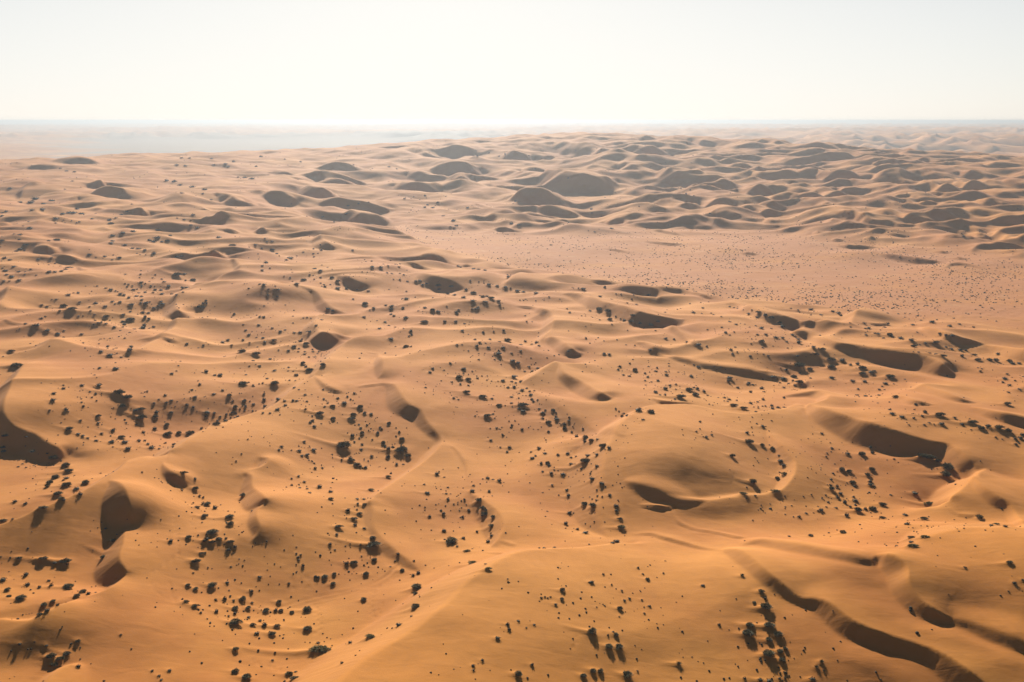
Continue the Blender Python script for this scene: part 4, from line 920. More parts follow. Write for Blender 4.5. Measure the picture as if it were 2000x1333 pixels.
def ground_z(X, Y):
    r = np.hypot(X, Y)
    az = np.degrees(np.arctan2(X, Y))
    f = np.clip((az + 33) / 66 * (len(fine) - 1), 0, len(fine) - 1.001)
    i = f.astype(int)
    t = f - i
    fr = np.interp(r, RR, np.arange(NR))
    j = np.clip(fr.astype(int), 0, NR - 2)
    s = fr - j
    Zg = gz.reshape(NR, NA)
    return (Zg[j, i] * (1 - t) + Zg[j, i + 1] * t) * (1 - s) + (Zg[j + 1, i] * (1 - t) + Zg[j + 1, i + 1] * t) * s


_h = grid_hit([s[0] for s in SHRUBS], [s[1] + .22 * s[3] for s in SHRUBS])
PLANTS = []
for s, p in zip(SHRUBS, _h):
    if np.isnan(p[0]) or p[1] > 2600 or not (-60 < s[0] < 2060):
        continue
    slant = math.sqrt(p[0]**2 + p[1]**2 + (CAM_H - p[2])**2)
    W = s[2] * slant / FPX
    q = s[3] / s[2]
    PLANTS.append(dict(u=s[0], v=s[1], w=s[2], h=s[3], kind=s[4], x=float(p[0]), y=float(p[1]), W=W, q=q, slant=slant))


TRACKS = [('J1', "560,760 610,740 760,695 900,662 1100,622 1250,577 1400,510 1480,440"),
          ('J1', "780,722 900,692 1000,672 1150,632 1300,572 1430,500 1520,410"),
          ('K2', "1130,1068 1250,1118 1350,1172 1450,1228 1560,1280"),
          ('K2', "1150,1055 1270,1105 1370,1160 1470,1215 1580,1272"),
          ('J4', "30,5 200,40 350,92 500,125 600,140 710,148"),
          ('J4', "60,-5 230,35 400,85 520,110 640,126 700,130"),
          ('K2', "300,890 380,895 440,920 445,950 400,985 330,1020 250,1040"),
          ('K2', "290,905 370,908 420,930 425,950 380,980 320,1005"),
          ('J4', "960,105 1100,95 1200,90"), ('J4', "940,125 1060,112 1150,104")]
PRINTS = [('J1', "1310,620 1300,680 1300,760 1310,820"), ('J1', "1400,715 1370,760 1345,820"), ('J1', "1510,515 1430,545 1360,590 1320,630"),
          ('J1', "860,730 870,800 880,880 870,950"), ('J1', "900,720 890,800 905,870 890,940"), ('J1', "380,1160 440,1200 520,1215 580,1235"),
          ('J0', "1365,20 1370,90 1385,160 1390,240 1400,330"), ('J0', "1520,20 1500,80 1490,120"), ('J0', "1400,330 1300,400 1200,470"),
          ('J0', "1180,560 1220,620 1300,680"), ('J0', "1330,560 1340,640 1370,700"), ('J2', "1310,980 1295,1010 1290,1060"),
          ('K3', "940,900 930,960 910,1020"), ('K4', "620,830 680,840 740,850 780,870"), ('K1', "1020,130 960,200 900,250"),
          ('J1', "740,500 840,530 930,560 820,590"), ('J1', "690,530 780,560 700,600")]


def lines_to_ground(L, step):
    res = []
    for t, s in L:
        ox, oy = HT[t]
        a = np.array([[float(q) for q in e.split(',')] for e in s.split()])
        a = catmull_pts(np.hstack([a, a[:, :1] * 0]), 6)
        P = grid_hit(ox + a[:, 0] / 4.0025, oy + a[:, 1] / 4.0025)
        P = P[~np.isnan(P[:, 0])]
        d = np.r_[0, np.cumsum(np.hypot(np.diff(P[:, 0]), np.diff(P[:, 1])))]
        n = max(2, int(d[-1] / step))
        q = np.linspace(0, d[-1], n)
        res.append(np.stack([np.interp(q, d, P[:, 0]), np.interp(q, d, P[:, 1])], 1))
    return res


def EXTRA(gx, gy, gz, rr):
    Z0 = gz.reshape(NR, NA)
    # polar index window of a spot

    def window(x, y, rad):
        r = math.hypot(x, y)
        az = math.degrees(math.atan2(x, y))
        da = math.degrees(rad / max(r, 1))
        i0 = int((az - da + 33) / 66 * (len(fine) - 1))
        i1 = int((az + da + 33) / 66 * (len(fine) - 1)) + 2
        i0 = max(0, i0)
        i1 = min(len(fine), i1)
        j0 = int(np.searchsorted(RR, r - rad))
        j1 = int(np.searchsorted(RR, r + rad)) + 1
        return slice(j0, j1), slice(i0, i1)
    GXg = gx.reshape(NR, NA)
    GYg = gy.reshape(NR, NA)
    rg = np.random.RandomState(3)
    # wind comes from the right: each bush holds a little mound and a tapering tail of sand to its left
    for p in PLANTS:
        if p['slant'] > 620 or p['W'] < .5:
            continue
        W = min(p['W'], 7)
        tl = W * rg.uniform(1.2, 4.2)
        js, is_ = window(p['x'], p['y'], tl + 2 * W)
        if js.start >= js.stop or is_.start >= is_.stop:
            continue
        ang = math.radians(168 + rg.uniform(-7, 7))
        c, s = math.cos(ang), math.sin(ang)
        dx = GXg[js, is_] - p['x']
        dy = GYg[js, is_] - p['y']
        a = dx * c + dy * s
        b = -dx * s + dy * c
        m = .1 * W * np.exp(-(dx * dx + dy * dy) / (.65 * W)**2)
        k = np.clip(a / tl, 0, 1)
        tail = np.where(a > -.3 * W, (1 - k)**1.3, 0) * np.exp(-(b / (.22 * W * (1 - .6 * k) + .12))**2) * smooth(-.3 * W, .2 * W, a)
        Z0[js, is_] += m + tail * W * rg.uniform(.09, .22)
    for line in lines_to_ground(TRACKS, .5):
        for x, y in line:
            js, is_ = window(x, y, 1.2)
            d2 = (GXg[js, is_] - x)**2 + (GYg[js, is_] - y)**2
            Z0[js, is_] -= .07 * np.exp(-d2 / .2) - .025 * np.exp(-(np.sqrt(d2) - .75)**2 / .05)
    for line in lines_to_ground(PRINTS, 1.0):
        for k, (x, y) in enumerate(line):
            x += rg.uniform(-.15, .15) + (.22 if k % 2 else -.22)
            js, is_ = window(x, y, 1.2)
            d2 = (GXg[js, is_] - x)**2 + (GYg[js, is_] - y)**2
            Z0[js, is_] -= .13 * np.exp(-d2 / .1)
HAZE_TOP = 103.0
HAZE_DENS = 1.75e-4
HAZE_G = .5
pm = plain_mask(gx, gy)
# faint hummocks of the plain and wind-worked relief near the camera
gz += pm * .35 * np.abs(perlin(gx / 5, gy / 7, 41)) * (rr < 1400)
nm = nearw > 0
if nm.any():
    x, y = gx[nm], gy[nm]
    gz[nm] += nearw[nm] * (perlin(x / 6 + 2, y / 9, 42) * .09 + perlin(x / 2.2, y / 3.1, 43) * .025
                           + np.sin(x * 2.6 + y * .5 + 2.5 * perlin(x / 7, y / 9, 44)) * .012 * smooth(.1, .5, perlin(x / 28, y / 20, 45))) * (1 - gface[nm])

EXTRA(gx, gy, gz, rr)

print('ground range', gz.min(), gz.max(), 'near', gz[rr < 4000].max())
verts = np.stack([gx, gy, gz], 1).astype(np.float32)
idx = np.arange(NR * NA).reshape(NR, NA)
a = idx[:-1, :]
b = idx[1:, :]
a2 = np.roll(a, -1, axis=1)
b2 = np.roll(b, -1, axis=1)
quads = np.stack([a, a2, b2, b], -1).reshape(-1, 4)
me = bpy.data.meshes.new('sand')
me.vertices.add(len(verts))
me.vertices.foreach_set('co', verts.ravel())
me.loops.add(quads.size)
me.loops.foreach_set('vertex_index', quads.ravel().astype(np.int32))
me.polygons.add(len(quads))
me.polygons.foreach_set('loop_start', np.arange(0, quads.size, 4, dtype=np.int32))
me.polygons.foreach_set('loop_total', np.full(len(quads), 4, dtype=np.int32))
me.polygons.foreach_set('use_smooth', np.ones(len(quads), dtype=bool))
me.update(calc_edges=True)
if me.polygons[5000].normal.z < 0:
    me.flip_normals()


def vattr(name, arr):
    at = me.attributes.new(name, 'FLOAT', 'POINT')
    at.data.foreach_set('value', arr.astype(np.float32))


low = np.clip(1 - (gz - gz_base) / (1.2 + rr * .004), 0, 1)
vattr('plain', plain_mask(gx, gy, 22. + 14 * perlin(gx / 70, gy / 60, 91)))
vattr('hollow', low)
vattr('face', gface)
azd = np.degrees(np.arctan2(gx, gy))
vattr('sabkha', smooth(2350, 2900, rr) * (1 - smooth(5600, 7000, rr)) * (1 - smooth(-4, 3, azd)) * smooth(-27, -21, azd + 2.5 * perlin(gx / 400, gy / 400, 95)))


def mat_sand():
    m = bpy.data.materials.new('sand')
    m.use_nodes = True
    nt = m.node_tree
    nt.nodes.clear()
    N = nt.nodes.new
    L = nt.links.new
    out = N('ShaderNodeOutputMaterial')
    bs = N('ShaderNodeBsdfPrincipled')
    bs.inputs['Roughness'].default_value = .95
    bs.inputs['Specular IOR Level'].default_value = .15
    geo = N('ShaderNodeNewGeometry')

    def noise(scale, detail=3, rough=.55, vec=None, dist=0):
        mp = N('ShaderNodeMapping')
        mp.inputs['Scale'].default_value = vec or (1, 1, 1)
        L(geo.outputs['Position'], mp.inputs['Vector'])
        n = N('ShaderNodeTexNoise')
        n.inputs['Scale'].default_value = scale
        n.inputs['Detail'].default_value = detail
        n.inputs['Roughness'].default_value = rough
        n.inputs['Distortion'].default_value = dist
        L(mp.outputs[0], n.inputs['Vector'])
        return n.outputs['Fac']

    def attr(name):
        a = N('ShaderNodeAttribute')
        a.attribute_name = name
        return a.outputs['Fac']

    def ramp(src, lo, hi):
        r = N('ShaderNodeMapRange')
        r.interpolation_type = 'SMOOTHSTEP'
        r.inputs['From Min'].default_value = lo
        r.inputs['From Max'].default_value = hi
        L(src, r.inputs['Value'])
        return r.outputs[0]

    def mul(a, b):
        n = N('ShaderNodeMath')
        n.operation = 'MULTIPLY'
        n.use_clamp = True
        for i, s in enumerate((a, b)):
            if isinstance(s, (int, float)):
                n.inputs[i].default_value = s
            else:
                L(s, n.inputs[i])
        return n.outputs[0]

    def mix(fac, c1, c2):
        n = N('ShaderNodeMix')
        n.data_type = 'RGBA'
        L(fac, n.inputs[0])
        for i, s in ((6, c1), (7, c2)):
            if isinstance(s, tuple):
                n.inputs[i].default_value = (*s, 1)
            else:
                L(s, n.inputs[i])
        return n.outputs[2]

    pale = SAND_PALE
    tan = SAND_TAN
    red = SAND_RED
    c = mix(ramp(noise(.012, 4), .35, .68), pale, tan)
    c = mix(mul(attr('hollow'), mul(ramp(noise(.02, 5, .6), .4, .62), .6)), c, red)
    c = mix(mul(attr('plain'), ramp(noise(.011, 6, .62, (1, 1.6, 1)), .25, .58)), c, PLAIN_RED)
    c = mix(mul(attr('plain'), mul(ramp(noise(.06, 6, .7), .52, .75), .5)), c, (.47, .25, .1))
    c = mix(mul(ramp(noise(.5, 6, .65), .45, .75), .16), c, (.27, .12, .035))
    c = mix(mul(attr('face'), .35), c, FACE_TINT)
    c = mix(mul(attr('sabkha'), .9), c, (.20, .18, .16))
    L(c, bs.inputs['Base Color'])
    # ripples and grain: only relief
    w = N('ShaderNodeTexWave')
    w.wave_type = 'BANDS'
    w.bands_direction = 'X'
    w.inputs['Scale'].default_value = 1.4
    w.inputs['Distortion'].default_value = 5
    w.inputs['Detail'].default_value = 2
    w.inputs['Detail Scale'].default_value = .6
    L(geo.outputs['Position'], w.inputs['Vector'])
    b1 = N('ShaderNodeBump')
    b1.inputs['Distance'].default_value = .02
    wm = mul(ramp(noise(.05, 3), .42, .6), w.outputs['Fac'])
    L(wm, b1.inputs['Height'])
    b1.inputs['Strength'].default_value = .3
    b2 = N('ShaderNodeBump')
    b2.inputs['Distance'].default_value = .05
    b2.inputs['Strength'].default_value = .4
    L(noise(1.6, 6, .6, (1, 1.7, 1)), b2.inputs['Height'])
    L(b1.outputs[0], b2.inputs['Normal'])
    b3 = N('ShaderNodeBump')
    b3.inputs['Distance'].default_value = .6
    b3.inputs['Strength'].default_value = .22
    L(noise(.13, 4, .5, (1, 2.2, 1), .5), b3.inputs['Height'])
    L(b2.outputs[0], b3.inputs['Normal'])
    L(b3.outputs[0], bs.inputs['Normal'])
    L(bs.outputs[0], out.inputs['Surface'])
    return m


SAND_PALE = (.51, .208, .034)
SAND_TAN = (.45, .168, .020)
SAND_RED = (.38, .122, .018)
PLAIN_RED = (.40, .150, .040)
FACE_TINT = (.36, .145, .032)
me.materials.append(mat_sand())
ground = bpy.data.objects.new('ground', me)
COL.objects.link(ground)
ground['kind'] = 'structure'

# ------------------------------------------------------------------ haze
hz = bpy.data.meshes.new('haze')
zt, zb, q = HAZE_TOP, -25.0, 72000.0
hv = [(-q, -q, zb), (q, -q, zb), (q, q, zb), (-q, q, zb), (-q, -q, zt), (q, -q, zt), (q, q, zt), (-q, q, zt)]
hz.from_pydata(hv, [], [(0, 3, 2, 1), (4, 5, 6, 7), (0, 1, 5, 4), (1, 2, 6, 5), (2, 3, 7, 6), (3, 0, 4, 7)])
hm = bpy.data.materials.new('haze')
hm.use_nodes = True
hm.node_tree.nodes.clear()
ho = hm.node_tree.nodes.new('ShaderNodeOutputMaterial')
hp = hm.node_tree.nodes.new('ShaderNodeVolumePrincipled')
hp.inputs['Color'].default_value = (.325, .365, .41, 1)
hp.inputs['Density'].default_value = HAZE_DENS
hp.inputs['Anisotropy'].default_value = HAZE_G
hm.node_tree.links.new(hp.outputs[0], ho.inputs['Volume'])
hz.materials.append(hm)
haze = bpy.data.objects.new('haze', hz)
COL.objects.link(haze)
haze['kind'] = 'stuff'
# ------------------------------------------------------------------ shrubs
def mat_leaf(name, c1, c2):
    m = bpy.data.materials.new(name)
    m.use_nodes = True
    nt = m.node_tree
    nt.nodes.clear()
    o = nt.nodes.new('ShaderNodeOutputMaterial')
    b = nt.nodes.new('ShaderNodeBsdfPrincipled')
    b.inputs['Roughness'].default_value = .8
    b.inputs['Specular IOR Level'].default_value = .2
    g = nt.nodes.new('ShaderNodeNewGeometry')
    n = nt.nodes.new('ShaderNodeTexNoise')
    n.inputs['Scale'].default_value = .9
    nt.links.new(g.outputs['Position'], n.inputs['Vector'])
    r = nt.nodes.new('ShaderNodeMapRange')
    r.inputs['From Min'].default_value = .35
    r.inputs['From Max'].default_value = .65
    nt.links.new(n.outputs['Fac'], r.inputs['Value'])
    x = nt.nodes.new('ShaderNodeMix')
    x.data_type = 'RGBA'
    x.inputs[6].default_value = (*c1, 1)
    x.inputs[7].default_value = (*c2, 1)
    nt.links.new(r.outputs[0], x.inputs[0])
    nt.links.new(x.outputs[2], b.inputs['Base Color'])
    nt.links.new(b.outputs[0], o.inputs['Surface'])
    return m


M_DARK = mat_leaf('dark_foliage', (.062, .056, .024), (.14, .125, .045))
M_OLIVE = mat_leaf('olive_foliage', (.12, .11, .03), (.20, .17, .045))
M_WOOD = mat_leaf('dry_wood', (.10, .065, .04), (.16, .11, .07))
M_SCRUB = mat_leaf('scrub_foliage', (.034, .030, .015), (.060, .052, .022))
M_PLAIN = mat_leaf('plain_scrub', (.065, .042, .022), (.10, .07, .03))


def mesh_from(name, V, F, mat):
    me = bpy.data.meshes.new(name)
    V = np.asarray(V, np.float32)
    F = np.asarray(F, np.int32)
    me.vertices.add(len(V))
    me.vertices.foreach_set('co', V.ravel())
    me.loops.add(F.size)
    me.loops.foreach_set('vertex_index', F.ravel())
    me.polygons.add(len(F))
    k = F.shape[1]
    me.polygons.foreach_set('loop_start', np.arange(0, F.size, k, dtype=np.int32))
    me.polygons.foreach_set('loop_total', np.full(len(F), k, dtype=np.int32))
    me.update(calc_edges=True)
    me.materials.append(mat)
    return me


def blades(P, D, length, width, rg):
    """Thin triangles rooted at P pointing along D."""
    n = len(P)
    D = D / (np.linalg.norm(D, axis=1)[:, None] + 1e-9)
    R = rg.normal(size=(n, 3))
    S = np.cross(D, R)
    S /= np.linalg.norm(S, axis=1)[:, None] + 1e-9
    w = np.asarray(width).reshape(-1, 1) * np.ones((n, 1))
    l = np.asarray(length).reshape(-1, 1) * np.ones((n, 1))
    V = np.stack([P - S * w, P + S * w, P + D * l], 1).reshape(-1, 3)
    F = np.arange(3 * n).reshape(-1, 3)
    return V, F


def dome_shrub(seed, n=900, lobes=3, spread=.35, bw=1.0):
    """Mounded desert bush, unit width (about 1 x 1 x 0.5): many leafy twigs through uneven lobes."""
    rg = np.random.RandomState(seed)
    C = [(0, 0, 0, .40, .5)]
    for k in range(lobes):
        a = rg.uniform(0, 6.28)
        d = rg.uniform(.15, spread)
        C.append((math.cos(a) * d, math.sin(a) * d, 0, rg.uniform(.18, .30), rg.uniform(.28, .5)))
    wts = np.array([c[3]**2 for c in C])
    pick = rg.choice(len(C), n, p=wts / wts.sum())
    Ca = np.array(C)[pick]
    a = rg.uniform(0, 2 * math.pi, n)
    ph = np.arccos(rg.uniform(0, 1, n))
    rad = rg.uniform(.45, 1.0, n)**.5
    bump = 1 + .28 * np.sin(a * 3 + seed) * np.sin(ph * 3 + seed * 2) + .16 * np.sin(a * 7 + seed * 3) * np.cos(ph * 5 + seed)
    d = np.stack([np.sin(ph) * np.cos(a), np.sin(ph) * np.sin(a), np.cos(ph)], 1)
    P = np.stack([Ca[:, 0] + d[:, 0] * Ca[:, 3] * rad * bump, Ca[:, 1] + d[:, 1] * Ca[:, 3] * rad * bump, d[:, 2] * Ca[:, 4] * rad * bump], 1)
    D = d * np.array([1, 1, 1.1]) + rg.normal(size=(n, 3)) * .6
    D[:, 2] = np.abs(D[:, 2]) * .8 + .15
    return blades(P, D, rg.uniform(.10, .21, n), rg.uniform(.014, .034, n) * bw, rg)


def tuft_shrub(seed, n=240):
    """Ragged broom-like tuft, stalks fanning from the foot."""
    rg = np.random.RandomState(seed)
    a = rg.uniform(0, 2 * math.pi, n)
    t = rg.uniform(0, 1, n)**.7
    D = np.stack([np.cos(a) * t, np.sin(a) * t, rg.uniform(.35, 1.1, n)], 1)
    P = D * rg.uniform(0, .35, n)[:, None] * .6
    return blades(P, D, rg.uniform(.25, .6, n), rg.uniform(.010, .024, n), rg)


def stems(seed, n=9):
    rg = np.random.RandomState(seed)
    V, F = [], []
    for k in range(n):
        a = rg.uniform(0, 6.28)
        t = rg.uniform(.25, .75)
        p0 = np.array([rg.uniform(-.04, .04), rg.uniform(-.04, .04), -.06])
        p1 = p0 + np.array([math.cos(a) * t * .45, math.sin(a) * t * .45, rg.uniform(.2, .42)])
        p2 = p1 + np.array([math.cos(a) * .14, math.sin(a) * .14, rg.uniform(.02, .16)])
        ring = []
        for p, r in ((p0, .022), (p1, .012), (p2, .003)):
            b = len(V)
            for q in range(3):
                th = q * 2.094
                V.append(p + np.array([math.cos(th) * r, math.sin(th) * r, 0]))
            ring.append(b)
        for b0, b1 in zip(ring[:-1], ring[1:]):
            for q in range(3):
                F.append((b0 + q, b0 + (q + 1) % 3, b1 + (q + 1) % 3, b1 + q))
    return np.array(V), np.array(F)


DOME = [mesh_from('foliage', *dome_shrub(s, 1000, l, sp), M_DARK) for s, l, sp in ((1, 3, .3), (2, 4, .34), (3, 2, .26), (4, 5, .38), (5, 3, .36), (6, 4, .3))]
DOME_O = [mesh_from('foliage', *dome_shrub(s, 1100, l, .34), M_OLIVE) for s, l in ((11, 4), (12, 3))]
TUFT = [mesh_from('foliage', *tuft_shrub(s), M_DARK) for s in (21, 22, 23)]
STEM = [mesh_from('stems', *stems(s), M_WOOD) for s in (31, 32, 33)]


def with_core(vf, r, h, sides=7, seed=0):
    """Add the dense woody heart that makes a small bush read as solid."""
    V, F = vf
    r_ = np.random.RandomState(seed)
    ring = []
    for lvl, (q, z) in enumerate(((1.0, -.05), (.8, .55))):
        for k in range(sides):
            a = 2 * math.pi * (k + .5 * lvl) / sides
            j = r_.uniform(.8, 1.15)
            ring.append((math.cos(a) * r * q * j, math.sin(a) * r * q * j, z * h * j))
    ring.append((0, 0, h))
    b = len(V)
    T = []
    for k in range(sides):
        k2 = (k + 1) % sides
        T += [(b + k, b + k2, b + sides + k), (b + k2, b + sides + k2, b + sides + k), (b + sides + k, b + sides + k2, b + 2 * sides)]
    return np.vstack([V, np.array(ring)]), np.vstack([F, np.array(T)])


SMALLD = [with_core(dome_shrub(s, 80, 2, .28, 2.2), .36, .36, 7, s) for s in (41, 42, 43, 44)]

# the 300 that show largest are bushes of their own; the rest is one mass of scrub
for p in PLANTS:
    p['area'] = p['w'] * max(p['h'], .3 * p['w'])
PLANTS.sort(key=lambda p: -p['area'])
BIG, REST = PLANTS[:300], PLANTS[300:]

